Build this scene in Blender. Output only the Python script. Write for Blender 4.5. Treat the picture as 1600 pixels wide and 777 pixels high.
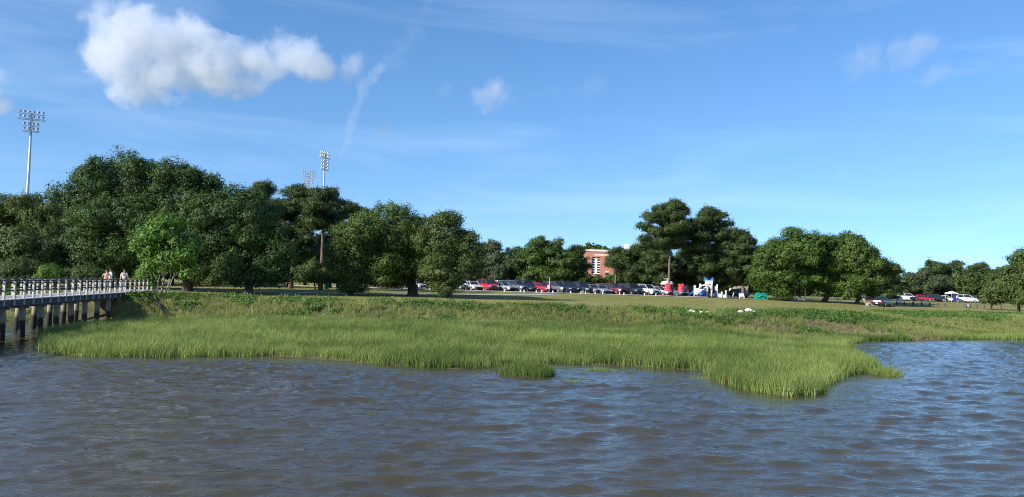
import bpy, bmesh, math, random
import numpy as np
from mathutils import Vector, Matrix, Euler

for o in list(bpy.data.objects):
    bpy.data.objects.remove(o)
sc = bpy.context.scene
COL = sc.collection

# ------------------------------------------------------------------ camera
F = 1289.0                       # focal length in photo pixels (photo 1600 x 777)
EYE = 3.6
PITCH = math.radians(2.55)
ROLL = math.radians(1.6)
cam_data = bpy.data.cameras.new('camera')
cam_data.sensor_width = 36.0
cam_data.lens = 36.0 * F / 1600.0
cam_data.clip_start = 0.1
cam_data.clip_end = 30000
cam = bpy.data.objects.new('camera', cam_data)
COL.objects.link(cam)
RM = Matrix.Rotation(math.pi / 2 + PITCH, 3, 'X') @ Matrix.Rotation(ROLL, 3, 'Z')
cam.matrix_world = Matrix.Translation((0, 0, EYE)) @ RM.to_4x4()
sc.camera = cam

# ------------------------------------------------------------------ sky and sun
SUN_EL = math.radians(28)
SUN_AZ = math.radians(236)       # clockwise from +Y: behind the camera, to the left
to_sun = Vector((math.sin(SUN_AZ) * math.cos(SUN_EL), math.cos(SUN_AZ) * math.cos(SUN_EL), math.sin(SUN_EL)))
world = bpy.data.worlds.new('World')
sc.world = world
world.use_nodes = True
wn, wl = world.node_tree.nodes, world.node_tree.links
wn.clear()
w_out = wn.new('ShaderNodeOutputWorld')
w_bg = wn.new('ShaderNodeBackground')
w_bg.inputs['Strength'].default_value = 0.14
w_sky = wn.new('ShaderNodeTexSky')
w_sky.sky_type = 'NISHITA'
w_sky.sun_disc = False
w_sky.sun_elevation = SUN_EL
w_sky.sun_rotation = SUN_AZ
w_sky.altitude = 0
w_sky.air_density = 1.0
w_sky.dust_density = 0.25
w_sky.ozone_density = 2.6
w_hs = wn.new('ShaderNodeHueSaturation')
w_hs.inputs['Hue'].default_value = 0.503
w_hs.inputs['Saturation'].default_value = 1.2
wl.new(w_sky.outputs['Color'], w_hs.inputs['Color'])
# clear maritime air: no yellow murk along the horizon (the sky is looked up a little higher, all round)
w_tc0 = wn.new('ShaderNodeTexCoord')
w_up = wn.new('ShaderNodeMapping')
w_up.inputs['Location'].default_value = (0, 0, 0.115)
w_up.inputs['Scale'].default_value = (1, 1, 1.05)
wl.new(w_tc0.outputs['Generated'], w_up.inputs['Vector'])
w_nrm = wn.new('ShaderNodeVectorMath'); w_nrm.operation = 'NORMALIZE'
wl.new(w_up.outputs['Vector'], w_nrm.inputs[0])
wl.new(w_nrm.outputs['Vector'], w_sky.inputs['Vector'])
# thin high cirrus, the same all round the sky
w_tc = wn.new('ShaderNodeTexCoord')
w_map = wn.new('ShaderNodeMapping')
w_map.inputs['Rotation'].default_value = (0.0, math.radians(-10), math.radians(8))
w_map.inputs['Scale'].default_value = (1.3, 1.3, 9.0)
wl.new(w_tc.outputs['Generated'], w_map.inputs['Vector'])
w_n = wn.new('ShaderNodeTexNoise')
w_n.inputs['Scale'].default_value = 1.7
w_n.inputs['Detail'].default_value = 7
w_n.inputs['Roughness'].default_value = 0.56
w_n.inputs['Distortion'].default_value = 0.6
wl.new(w_map.outputs['Vector'], w_n.inputs['Vector'])
w_r = wn.new('ShaderNodeMapRange')
w_r.inputs['From Min'].default_value = 0.50
w_r.inputs['From Max'].default_value = 0.85
w_r.inputs['To Max'].default_value = 0.22
wl.new(w_n.outputs['Fac'], w_r.inputs['Value'])
w_mix = wn.new('ShaderNodeMix')
w_mix.data_type = 'RGBA'
w_mix.inputs['B'].default_value = (5.0, 6.0, 7.6, 1)
wl.new(w_r.outputs['Result'], w_mix.inputs['Factor'])
wl.new(w_hs.outputs['Color'], w_mix.inputs['A'])
wl.new(w_mix.outputs['Result'], w_bg.inputs['Color'])
wl.new(w_bg.outputs['Background'], w_out.inputs['Surface'])

sun_d = bpy.data.lights.new('sun', 'SUN')
sun_d.energy = 4.6
sun_d.angle = math.radians(0.53)
sun_d.color = (1.0, 0.95, 0.88)
sun = bpy.data.objects.new('sun', sun_d)
COL.objects.link(sun)
sun.rotation_euler = to_sun.to_track_quat('Z', 'Y').to_euler()
sun.location = (0, 0, 60)

vs = sc.view_settings
vs.view_transform = 'Standard'
vs.look = 'None'
vs.exposure = 0.62
vs.gamma = 1.0
vs.use_curve_mapping = False
sc.cycles.max_bounces = 6
sc.cycles.diffuse_bounces = 3
sc.cycles.glossy_bounces = 3
sc.cycles.transmission_bounces = 3
sc.cycles.transparent_max_bounces = 8
sc.cycles.volume_bounces = 8
sc.cycles.volume_step_rate = 1.0
sc.cycles.volume_max_steps = 128
sc.cycles.use_denoising = True
sc.cycles.denoiser = 'OPENIMAGEDENOISE'
sc.cycles.denoising_prefilter = 'NONE'
sc.cycles.filter_width = 1.0
sc.cycles.use_adaptive_sampling = True
sc.cycles.adaptive_threshold = 0.01

# ------------------------------------------------------------------ placing helpers (photo survey -> metres)
RT = RM.transposed()
def ray(px, py):
    return RM @ Vector(((px - 800) / F, -(py - 388.5) / F, -1.0))
def at(px, py, Y):
    d = ray(px, py)
    return Vector((0, 0, EYE)) + d * (Y / d.y)
def gx(px, Y, z):
    """X of the point at depth Y and height z seen in column px"""
    k = (px - 800) / F
    a0 = RT @ Vector((0, Y, z - EYE)); a1 = RT @ Vector((1, Y, z - EYE)); da = a1 - a0
    return -(a0.x + k * a0.z) / (da.x + k * da.z)
def lerp(a, b, t): return a + (b - a) * t
def sstep(a, b, x):
    t = np.clip((x - a) / (b - a), 0, 1)
    return t * t * (3 - 2 * t)

_nr = np.random.RandomState(5)
_lat = _nr.rand(256, 256)
def vnoise(x, y, s=1.0, octs=3):
    x = np.asarray(x, float) / s + 37.3; y = np.asarray(y, float) / s + 11.7
    out = 0; amp = 1; tot = 0
    for _ in range(octs):
        xi = np.floor(x).astype(int); yi = np.floor(y).astype(int)
        fx = x - xi; fy = y - yi
        fx = fx * fx * (3 - 2 * fx); fy = fy * fy * (3 - 2 * fy)
        a = _lat[xi % 256, yi % 256]; b = _lat[(xi + 1) % 256, yi % 256]
        c = _lat[xi % 256, (yi + 1) % 256]; d = _lat[(xi + 1) % 256, (yi + 1) % 256]
        out = out + amp * (a + (b - a) * fx + (c - a) * fy + (a - b - c + d) * fx * fy)
        tot += amp; amp *= 0.5; x = x * 2.03 + 5.1; y = y * 2.03 + 9.2
    return out / tot

# marsh outline at the water, bank line, and the height of the ground
MARSH = [(-120, 63)]
for px, py in ((-90, 492), (60, 493), (140, 495), (128, 502), (98, 514), (72, 527), (66, 540), (75, 553), (150, 557), (230, 558), (330, 556), (420, 556), (520, 562), (620, 571),
               (700, 577), (790, 575), (870, 568), (960, 570), (1040, 576), (1112, 580), (1135, 600), (1180, 611), (1230, 618), (1279, 616),
               (1283, 600), (1300, 588), (1340, 583), (1362, 583), (1362, 572), (1330, 562), (1318, 550), (1326, 538), (1350, 533), (1450, 531), (1600, 531), (1750, 531)):
    d = ray(px, py); t = -EYE / d.z
    MARSH.append((d.x * t, d.y * t))
MARSH += [(150, 78), (150, 130), (-120, 130)]
MP = np.array(MARSH)
BX = np.array([-150, -60, -35, -27, -10, 5, 19, 31, 44, 64, 80, 150.])
BY = np.array([62, 61, 62, 63.5, 64.5, 68.5, 70, 79, 92, 106, 112, 118.])
def bank(x): return np.interp(x, BX, BY)
def marsh_sd(x, y):
    """signed distance to the marsh edge, positive on land"""
    x = np.asarray(x, float); y = np.asarray(y, float)
    best = np.full(x.shape, 1e9); ins = np.zeros(x.shape, bool)
    n = len(MP)
    for i in range(n):
        ax, ay = MP[i]; bx_, by_ = MP[(i + 1) % n]
        dx, dy = bx_ - ax, by_ - ay
        t = np.clip(((x - ax) * dx + (y - ay) * dy) / (dx * dx + dy * dy), 0, 1)
        best = np.minimum(best, np.hypot(x - ax - t * dx, y - ay - t * dy))
        cond = ((ay > y) != (by_ > y))
        xi = ax + (y - ay) / (dy if abs(dy) > 1e-9 else 1e-9) * dx
        ins ^= cond & (x < xi)
    return np.where(ins, best, -best)
def gz(x, y):
    x = np.asarray(x, float); y = np.asarray(y, float)
    sd = marsh_sd(x, y)
    B = bank(x)
    low = np.where(sd < 0, np.maximum(-0.9, sd * 0.25), np.minimum(0.75, 0.03 + sd * 0.06))
    wid = np.interp(x, [-30, 5, 31, 60], [3.6, 6.0, 13.0, 22.0])
    up = sstep(-wid, 0.6, y - B)
    e0 = np.interp(x, [-30, 5, 20, 45, 70], [2.02, 1.92, 1.86, 1.68, 1.6])
    lawn = e0 + (2.56 - e0) * sstep(0, 52, y - B) + 0.05 * (vnoise(x, y, 9.0, 2) - 0.5)
    return low * (1 - up) + lawn * up
def gzf(x, y): return float(gz(np.array([x]), np.array([y]))[0])
def gp(px, py):
    """ground point seen at a photo pixel"""
    d = ray(px, py)
    Y = np.linspace(25, 400, 3000)
    X = d.x / d.y * Y; Z = EYE + d.z / d.y * Y
    g = gz(X, Y)
    i = np.argmax(g > Z)
    return Vector((X[i], Y[i], g[i]))
def on_ground(px, Y):
    z = 2.4
    for _ in range(4):
        x = gx(px, Y, z); z = gzf(x, Y)
    return Vector((x, Y, z))

# ------------------------------------------------------------------ object helpers
def tag(o, label=None, cat=None, group=None, kind=None):
    if label: o['label'] = label
    if cat: o['category'] = cat
    if group: o['group'] = group
    if kind: o['kind'] = kind
    return o
def empty(name, loc=(0, 0, 0), rz=0.0, label=None, cat=None, group=None):
    o = bpy.data.objects.new(name, None)
    o.empty_display_size = 0.3
    COL.objects.link(o)
    o.location = loc; o.rotation_euler = (0, 0, rz)
    return tag(o, label, cat, group)
def link(name, me, mat=None, parent=None, loc=None):
    o = bpy.data.objects.new(name, me)
    COL.objects.link(o)
    if mat is not None and len(me.materials) == 0: me.materials.append(mat)
    if parent is not None: o.parent = parent
    if loc is not None: o.location = loc
    return o
def np_mesh(name, V, Q, tint=None, smooth=False, mat=None):
    """mesh from arrays: V (n,3), Q (m,4) or (m,3)"""
    V = np.ascontiguousarray(V, np.float32); Q = np.ascontiguousarray(Q, np.int32)
    me = bpy.data.meshes.new(name)
    k = Q.shape[1]
    me.vertices.add(len(V)); me.vertices.foreach_set('co', V.ravel())
    me.loops.add(Q.size); me.loops.foreach_set('vertex_index', Q.ravel())
    me.polygons.add(len(Q))
    me.polygons.foreach_set('loop_start', np.arange(0, Q.size, k, dtype=np.int32))
    me.polygons.foreach_set('loop_total', np.full(len(Q), k, np.int32))
    me.polygons.foreach_set('use_smooth', np.full(len(Q), smooth, bool))
    if tint is not None:
        a = me.attributes.new('tint', 'FLOAT', 'POINT'); a.data.foreach_set('value', np.ascontiguousarray(tint, np.float32))
    me.update(calc_edges=True)
    if mat: me.materials.append(mat)
    return me

class MB:
    """collects shapes of ONE part"""
    def __init__(s): s.v = []; s.f = []
    def add(s, vs, fs):
        b = len(s.v); s.v += [tuple(v) for v in vs]; s.f += [tuple(i + b for i in f) for f in fs]; return s
    def box(s, c, d, rz=0.0, M=None):
        x, y, z = [k / 2 for k in d]
        vs = [Vector(p) for p in ((-x, -y, -z), (x, -y, -z), (x, y, -z), (-x, y, -z), (-x, -y, z), (x, -y, z), (x, y, z), (-x, y, z))]
        R = M if M is not None else Matrix.Rotation(rz, 3, 'Z')
        return s.add([R @ v + Vector(c) for v in vs], [(0, 3, 2, 1), (4, 5, 6, 7), (0, 1, 5, 4), (1, 2, 6, 5), (2, 3, 7, 6), (3, 0, 4, 7)])
    def beam(s, a, b, w, h):
        a, b = Vector(a), Vector(b); d = b - a
        return s.box((a + b) / 2, (d.length, w, h), M=d.to_track_quat('X', 'Z').to_matrix())
    def tube(s, pts, rad, n=8, cap=True):
        pts = [Vector(p) for p in pts]; m = len(pts)
        if not hasattr(rad, '__len__'): rad = [rad] * m
        vs = []; fs = []
        up = None
        for i, p in enumerate(pts):
            d = (pts[min(i + 1, m - 1)] - pts[max(i - 1, 0)]).normalized()
            if up is None: up = Vector((1, 0, 0)) if abs(d.x) < 0.8 else Vector((0, 1, 0))
            u = (up - d * up.dot(d)).normalized(); w = d.cross(u); up = u
            for k in range(n):
                t = 2 * math.pi * k / n
                vs.append(p + (u * math.cos(t) + w * math.sin(t)) * rad[i])
        for i in range(m - 1):
            for k in range(n):
                fs.append((i * n + k, i * n + (k + 1) % n, (i + 1) * n + (k + 1) % n, (i + 1) * n + k))
        if cap: fs += [tuple(range(n))[::-1], tuple(range((m - 1) * n, m * n))]
        return s.add(vs, fs)
    def loft(s, rings, cap=True):
        n = len(rings[0]); vs = [p for r in rings for p in r]; fs = []
        for i in range(len(rings) - 1):
            for k in range(n):
                fs.append((i * n + k, i * n + (k + 1) % n, (i + 1) * n + (k + 1) % n, (i + 1) * n + k))
        if cap: fs += [tuple(range(n))[::-1], tuple(range((len(rings) - 1) * n, len(rings) * n))]
        return s.add(vs, fs)
    def mesh(s, name, mat=None, smooth=False):
        me = bpy.data.meshes.new(name); me.from_pydata(s.v, [], s.f)
        bm = bmesh.new(); bm.from_mesh(me); bmesh.ops.recalc_face_normals(bm, faces=bm.faces); bm.to_mesh(me); bm.free()
        if smooth:
            me.polygons.foreach_set('use_smooth', np.ones(len(me.polygons), bool))
        if mat: me.materials.append(mat)
        return me
    def build(s, name, mat, parent=None, smooth=False, loc=None):
        return link(name, s.mesh(name, mat, smooth), None, parent, loc)

def copy_tree(o, parent=None):
    c = o.copy(); COL.objects.link(c); c.parent = parent
    for ch in list(o.children):
        copy_tree(ch, c)
    return c

# ------------------------------------------------------------------ materials
def new_mat(name):
    m = bpy.data.materials.new(name); m.use_nodes = True
    nt = m.node_tree; nt.nodes.clear()
    out = nt.nodes.new('ShaderNodeOutputMaterial')
    return m, nt, out
def N(nt, t, **kw):
    n = nt.nodes.new(t)
    for k, v in kw.items():
        if k in n.inputs: n.inputs[k].default_value = v
        else: setattr(n, k, v)
    return n
def mixc(nt, fac, a, b, mode='MIX'):
    m = nt.nodes.new('ShaderNodeMix'); m.data_type = 'RGBA'; m.blend_type = mode
    for key, v in (('Factor', fac), ('A', a), ('B', b)):
        if hasattr(v, 'is_linked'): nt.links.new(v, m.inputs[key])
        else: m.inputs[key].default_value = v if key == 'Factor' else (*v, 1)
    return m.outputs['Result']
def simple(name, col, rough=0.6, metal=0.0, var=0.25, scale=3.0, bump=0.0, coat=0.0, spec=0.5):
    m, nt, out = new_mat(name)
    p = N(nt, 'ShaderNodeBsdfPrincipled', Roughness=rough, Metallic=metal)
    p.inputs['Specular IOR Level'].default_value = spec
    if coat: p.inputs['Coat Weight'].default_value = coat; p.inputs['Coat Roughness'].default_value = 0.05
    tc = N(nt, 'ShaderNodeTexCoord')
    no = N(nt, 'ShaderNodeTexNoise', Scale=scale, Detail=5.0, Roughness=0.6)
    nt.links.new(tc.outputs['Object'], no.inputs['Vector'])
    r = N(nt, 'ShaderNodeMapRange')
    r.inputs['From Min'].default_value = 0.3; r.inputs['From Max'].default_value = 0.7
    nt.links.new(no.outputs['Fac'], r.inputs['Value'])
    c = mixc(nt, r.outputs['Result'], tuple(k * (1 - var) for k in col), tuple(min(1, k * (1 + var)) for k in col))
    nt.links.new(c, p.inputs['Base Color'])
    if bump:
        b = N(nt, 'ShaderNodeBump', Strength=bump, Distance=0.05)
        nt.links.new(no.outputs['Fac'], b.inputs['Height']); nt.links.new(b.outputs['Normal'], p.inputs['Normal'])
    nt.links.new(p.outputs['BSDF'], out.inputs['Surface'])
    return m
def leafy(name, dark, light, transl=0.25, rough=0.55, inst=False, sheen_spec=0.25):
    """foliage: leaf to leaf and clump to clump colour, light shining through"""
    m, nt, out = new_mat(name)
    at_ = N(nt, 'ShaderNodeAttribute'); at_.attribute_name = 'tint'
    at_.attribute_type = 'INSTANCER' if inst else 'GEOMETRY'
    g = N(nt, 'ShaderNodeNewGeometry')
    ad = N(nt, 'ShaderNodeMath', operation='MULTIPLY_ADD')
    nt.links.new(g.outputs['Random Per Island'], ad.inputs[0]); ad.inputs[1].default_value = 0.45
    nt.links.new(at_.outputs['Fac'], ad.inputs[2])
    sb = N(nt, 'ShaderNodeMath', operation='SUBTRACT'); sb.use_clamp = True
    nt.links.new(ad.outputs[0], sb.inputs[0]); sb.inputs[1].default_value = 0.22
    c = mixc(nt, sb.outputs[0], dark, light)
    p = N(nt, 'ShaderNodeBsdfPrincipled', Roughness=rough)
    p.inputs['Specular IOR Level'].default_value = sheen_spec
    nt.links.new(c, p.inputs['Base Color'])
    t = N(nt, 'ShaderNodeBsdfTranslucent'); nt.links.new(c, t.inputs['Color'])
    mx = N(nt, 'ShaderNodeMixShader', Fac=transl)
    nt.links.new(p.outputs['BSDF'], mx.inputs[1]); nt.links.new(t.outputs['BSDF'], mx.inputs[2])
    nt.links.new(mx.outputs['Shader'], out.inputs['Surface'])
    return m

M = {}
M['oak'] = leafy('oak_leaves', (0.034, 0.068, 0.012), (0.135, 0.205, 0.040))
M['oak_olive'] = leafy('olive_leaves', (0.044, 0.070, 0.016), (0.140, 0.195, 0.048))
M['oak_deep'] = leafy('deep_leaves', (0.024, 0.056, 0.012), (0.098, 0.170, 0.036), 0.22)
M['young'] = leafy('young_leaves', (0.070, 0.150, 0.020), (0.200, 0.350, 0.058), 0.35)
M['shrubleaf'] = leafy('shrub_leaves', (0.050, 0.085, 0.022), (0.140, 0.190, 0.060), 0.3)
M['pine'] = leafy('pine_needles', (0.026, 0.050, 0.013), (0.110, 0.155, 0.040), 0.18)
M['bark'] = simple('oak_bark', (0.070, 0.060, 0.048), 0.9, var=0.4, scale=4, bump=0.6)
M['pinebark'] = simple('pine_bark', (0.15, 0.105, 0.075), 0.9, var=0.4, scale=5, bump=0.6)
M['palebark'] = simple('pale_bark', (0.24, 0.21, 0.18), 0.9, var=0.3, scale=5, bump=0.4)
M['young2'] = leafy('mid_leaves', (0.036, 0.080, 0.018), (0.120, 0.210, 0.048))
M['fresh'] = leafy('fresh_oak_leaves', (0.036, 0.074, 0.012), (0.130, 0.215, 0.036))
M['oak_grey'] = leafy('grey_green_leaves', (0.040, 0.060, 0.024), (0.130, 0.165, 0.070))
M['marsh'] = leafy('marsh_grass', (0.080, 0.138, 0.024), (0.350, 0.430, 0.115), 0.35, inst=True)
M['weed'] = leafy('bank_weeds', (0.120, 0.160, 0.036), (0.370, 0.385, 0.120), 0.3, inst=True)
M['herb'] = leafy('bank_leaves', (0.055, 0.115, 0.018), (0.180, 0.285, 0.062), 0.3, inst=True)
M['straw'] = leafy('straw', (0.20, 0.175, 0.075), (0.44, 0.385, 0.18), 0.25, inst=True)

# ground: colours of lawn, dry grass, mud and sand kept in the mesh, broken up by noise
m, nt, out = new_mat('ground_cover'); M['ground'] = m
p = N(nt, 'ShaderNodeBsdfPrincipled', Roughness=0.95); p.inputs['Specular IOR Level'].default_value = 0.1
ca = N(nt, 'ShaderNodeAttribute'); ca.attribute_name = 'cover'
tc = N(nt, 'ShaderNodeTexCoord')
n1 = N(nt, 'ShaderNodeTexNoise', Scale=1.1, Detail=9.0, Roughness=0.72); nt.links.new(tc.outputs['Object'], n1.inputs['Vector'])
n2 = N(nt, 'ShaderNodeTexNoise', Scale=0.12, Detail=4.0, Roughness=0.6); nt.links.new(tc.outputs['Object'], n2.inputs['Vector'])
r1 = N(nt, 'ShaderNodeMapRange'); r1.inputs['From Min'].default_value = 0.3; r1.inputs['From Max'].default_value = 0.7; r1.inputs['To Min'].default_value = 0.62; r1.inputs['To Max'].default_value = 1.3
nt.links.new(n1.outputs['Fac'], r1.inputs['Value'])
c1 = mixc(nt, 1.0, ca.outputs['Color'], r1.outputs['Result'], 'MULTIPLY')
r2 = N(nt, 'ShaderNodeMapRange'); r2.inputs['From Min'].default_value = 0.48; r2.inputs['From Max'].default_value = 0.72; r2.inputs['To Max'].default_value = 0.55
nt.links.new(n2.outputs['Fac'], r2.inputs['Value'])
c2 = mixc(nt, r2.outputs['Result'], c1, (1.35, 1.1, 0.85)); c2.node.blend_type = 'MULTIPLY'
nt.links.new(c2, p.inputs['Base Color'])
b = N(nt, 'ShaderNodeBump', Strength=0.7, Distance=0.12); nt.links.new(n1.outputs['Fac'], b.inputs['Height']); nt.links.new(b.outputs['Normal'], p.inputs['Normal'])
nt.links.new(p.outputs['BSDF'], out.inputs['Surface'])

# brown tidal water
m, nt, out = new_mat('tidal_water'); M['water'] = m
p = N(nt, 'ShaderNodeBsdfPrincipled', Roughness=0.05, IOR=1.333)
p.inputs['Base Color'].default_value = (0.064, 0.055, 0.031, 1)
tc = N(nt, 'ShaderNodeTexCoord')
mp = N(nt, 'ShaderNodeMapping'); mp.inputs['Scale'].default_value = (0.5, 1.3, 1.0); mp.inputs['Rotation'].default_value = (0, 0, math.radians(14))
nt.links.new(tc.outputs['Object'], mp.inputs['Vector'])
n1 = N(nt, 'ShaderNodeTexNoise', Scale=2.6, Detail=4.0, Roughness=0.6, Distortion=0.5); nt.links.new(mp.outputs['Vector'], n1.inputs['Vector'])
n2 = N(nt, 'ShaderNodeTexNoise', Scale=8.5, Detail=5.0, Roughness=0.65, Distortion=0.6); nt.links.new(mp.outputs['Vector'], n2.inputs['Vector'])
b0 = N(nt, 'ShaderNodeBump', Strength=0.5, Distance=0.08); nt.links.new(n1.outputs['Fac'], b0.inputs['Height'])
b = N(nt, 'ShaderNodeBump', Strength=0.32, Distance=0.03); nt.links.new(n2.outputs['Fac'], b.inputs['Height']); nt.links.new(b0.outputs['Normal'], b.inputs['Normal'])
nt.links.new(b.outputs['Normal'], p.inputs['Normal'])
nt.links.new(p.outputs['BSDF'], out.inputs['Surface'])

M['asphalt'] = simple('asphalt', (0.055, 0.055, 0.056), 0.9, var=0.25, scale=0.8)
M['concrete'] = simple('pale_concrete', (0.42, 0.39, 0.33), 0.9, var=0.12, scale=2)
M['mulch'] = simple('playground_mulch', (0.26, 0.19, 0.14), 0.95, var=0.3, scale=2)
M['white_wood'] = simple('bleached_wood', (0.50, 0.48, 0.43), 0.85, var=0.35, scale=6)
M['deck'] = simple('deck_wood', (0.46, 0.44, 0.42), 0.9, var=0.2, scale=4)
M['grey_wood'] = simple('weathered_planks', (0.33, 0.31, 0.30), 0.9, var=0.2, scale=4)
M['dark_wood'] = simple('dark_timber', (0.095, 0.085, 0.085), 0.9, var=0.3, scale=4)
M['rail_wood'] = simple('brown_rail', (0.075, 0.055, 0.045), 0.85, var=0.3, scale=4)
M['log'] = simple('driftwood', (0.12, 0.09, 0.07), 0.9, var=0.35, scale=4)
M['rock'] = simple('pale_rock', (0.62, 0.58, 0.48), 0.9, var=0.2, scale=4, bump=0.5)
M['steel'] = simple('galvanised_steel', (0.50, 0.52, 0.53), 0.42, 0.35, var=0.08, scale=2)
M['lampcase'] = simple('lamp_housing', (0.80, 0.80, 0.78), 0.3, 0.2, var=0.06)
M['lampglass'] = simple('lamp_lens', (0.12, 0.13, 0.15), 0.1, 0.0, var=0.1)
M['white'] = simple('white_plastic', (0.78, 0.77, 0.74), 0.45, var=0.05)
M['red_plastic'] = simple('red_plastic', (0.72, 0.075, 0.10), 0.4, var=0.12)
M['blue_plastic'] = simple('blue_plastic', (0.035, 0.16, 0.55), 0.35, var=0.1)
M['navy_plastic'] = simple('navy_plastic', (0.02, 0.045, 0.22), 0.35, var=0.1)
M['teal_plastic'] = simple('teal_plastic', (0.01, 0.24, 0.17), 0.4, var=0.1)
M['yellow'] = simple('yellow_paint', (0.62, 0.58, 0.18), 0.5, var=0.1)
M['black'] = simple('black_plastic', (0.018, 0.018, 0.018), 0.6, var=0.1)
M['tyre'] = simple('tyre_rubber', (0.02, 0.02, 0.021), 0.85, var=0.1)
M['rim'] = simple('alloy_rim', (0.55, 0.55, 0.56), 0.3, 0.8, var=0.05)
M['glass'] = simple('car_glass', (0.022, 0.026, 0.03), 0.04, var=0.05)
M['headlight'] = simple('headlight', (0.75, 0.77, 0.8), 0.08, 0.4, var=0.03)
M['taillight'] = simple('taillight', (0.45, 0.02, 0.02), 0.15, var=0.03)
M['plate'] = simple('number_plate', (0.7, 0.7, 0.66), 0.5, var=0.03)
M['brick'] = simple('red_brick', (0.46, 0.19, 0.12), 0.9, var=0.12, scale=0.6)
M['stone_trim'] = simple('pale_trim', (0.68, 0.62, 0.54), 0.8, var=0.06)
M['pane'] = simple('window_pane', (0.025, 0.03, 0.04), 0.08, var=0.1)
M['cream'] = simple('cream_paint', (0.62, 0.55, 0.38), 0.7, var=0.08)
M['bin_green'] = simple('green_bin', (0.012, 0.10, 0.055), 0.5, var=0.15)
M['skin'] = simple('skin', (0.50, 0.30, 0.21), 0.55, var=0.06)
M['hair'] = simple('dark_hair', (0.03, 0.02, 0.015), 0.7, var=0.2)
M['shirt_white'] = simple('white_cloth', (0.75, 0.74, 0.72), 0.9, var=0.06)
M['shirt_red'] = simple('red_cloth', (0.55, 0.03, 0.04), 0.9, var=0.1)
M['cloth_blue'] = simple('blue_cloth', (0.04, 0.09, 0.38), 0.9, var=0.1)
M['cloth_grey'] = simple('grey_cloth', (0.30, 0.31, 0.34), 0.9, var=0.1)
M['khaki'] = simple('khaki_cloth', (0.46, 0.38, 0.24), 0.9, var=0.1)
M['bird'] = simple('grey_feather', (0.25, 0.25, 0.26), 0.8, var=0.2)
# piles: pale dry wood above, dark and wet where the tide reaches
m, nt, out = new_mat('pile_wood'); M['pile'] = m
p = N(nt, 'ShaderNodeBsdfPrincipled', Roughness=0.85)
g_ = N(nt, 'ShaderNodeNewGeometry'); sx_ = N(nt, 'ShaderNodeSeparateXYZ'); nt.links.new(g_.outputs['Position'], sx_.inputs[0])
no = N(nt, 'ShaderNodeTexNoise', Scale=3.0, Detail=4.0); nt.links.new(g_.outputs['Position'], no.inputs['Vector'])
ad = N(nt, 'ShaderNodeMath', operation='MULTIPLY_ADD'); nt.links.new(no.outputs['Fac'], ad.inputs[0]); ad.inputs[1].default_value = 0.5; nt.links.new(sx_.outputs['Z'], ad.inputs[2])
mr = N(nt, 'ShaderNodeMapRange'); mr.inputs['From Min'].default_value = 1.12; mr.inputs['From Max'].default_value = 1.32; nt.links.new(ad.outputs[0], mr.inputs['Value'])
cc = mixc(nt, mr.outputs['Result'], (0.022, 0.020, 0.016), (0.24, 0.21, 0.145)); nt.links.new(cc, p.inputs['Base Color'])
nt.links.new(p.outputs['BSDF'], out.inputs['Surface'])
# ================================================================== the setting
def spaced(lo, hi, step, far_lo, far_hi, grow=1.35):
    c = list(np.arange(lo, hi + 1e-6, step))
    s = step; x = lo; pre = []
    while x > far_lo: s *= grow; x -= s; pre.append(x)
    s = step; x = c[-1]; post = []
    while x < far_hi: s *= grow; x += s; post.append(x)
    return np.array(pre[::-1] + c + post)
def grid(xs, ys):
    Xg, Yg = np.meshgrid(xs, ys)
    nx, ny = len(xs), len(ys)
    i = np.arange(nx * ny).reshape(ny, nx)
    Q = np.stack([i[:-1, :-1], i[:-1, 1:], i[1:, 1:], i[1:, :-1]], -1).reshape(-1, 4)
    return Xg.ravel(), Yg.ravel(), Q

# ground, one sheet from the river bed to the horizon
xs = spaced(-60, 110, 0.6, -4000, 4000); ys = spaced(24, 132, 0.5, 10, 6000)
X, Y, Q = grid(xs, ys)
Z = gz(X, Y)
B = bank(X); sd = marsh_sd(X, Y)
cov = np.zeros((len(X), 4)); cov[:, 3] = 1
lawn = np.array([0.225, 0.215, 0.070]); dry = np.array([0.42, 0.34, 0.14]); mud = np.array([0.11, 0.105, 0.05]); sand = np.array([0.40, 0.32, 0.21])
shadelawn = np.array([0.15, 0.145, 0.06])
n = vnoise(X, Y, 4.0, 3)[:, None]; nb = vnoise(X + 90, Y, 11.0, 2)[:, None]
g = lawn * (0.85 + 0.3 * n) 
g = g * (1 - 0.55 * sstep(0.45, 0.75, nb)) + dry * 0.75 * 0.55 * sstep(0.45, 0.75, nb)
edge = (np.exp(-((Y - B - 2.2) / 2.6) ** 2))[:, None] * sstep(0.30, 0.55, n + 0.12 * (X[:, None] > 2))
g = g * (1 - 0.8 * edge) + dry * 0.8 * edge
lowm = mud * (0.8 + 0.4 * n)
foot = (np.exp(-((Y - B + np.interp(X, [-30, 5, 31, 60], [3.3, 5.6, 12, 20])) / 0.9) ** 2))[:, None] * sstep(0.3, 0.5, n)
lowm = lowm * (1 - foot) + sand * foot
upw = sstep(-2.0, 0.3, Y - B)[:, None]
cov[:, :3] = lowm * (1 - upw) + g * upw
me = np_mesh('ground', np.stack([X, Y, Z], 1), Q, smooth=True, mat=M['ground'])
a = me.attributes.new('cover', 'FLOAT_COLOR', 'POINT'); a.data.foreach_set('color', cov.astype(np.float32).ravel())
tag(link('ground', me), kind='structure')

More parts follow.
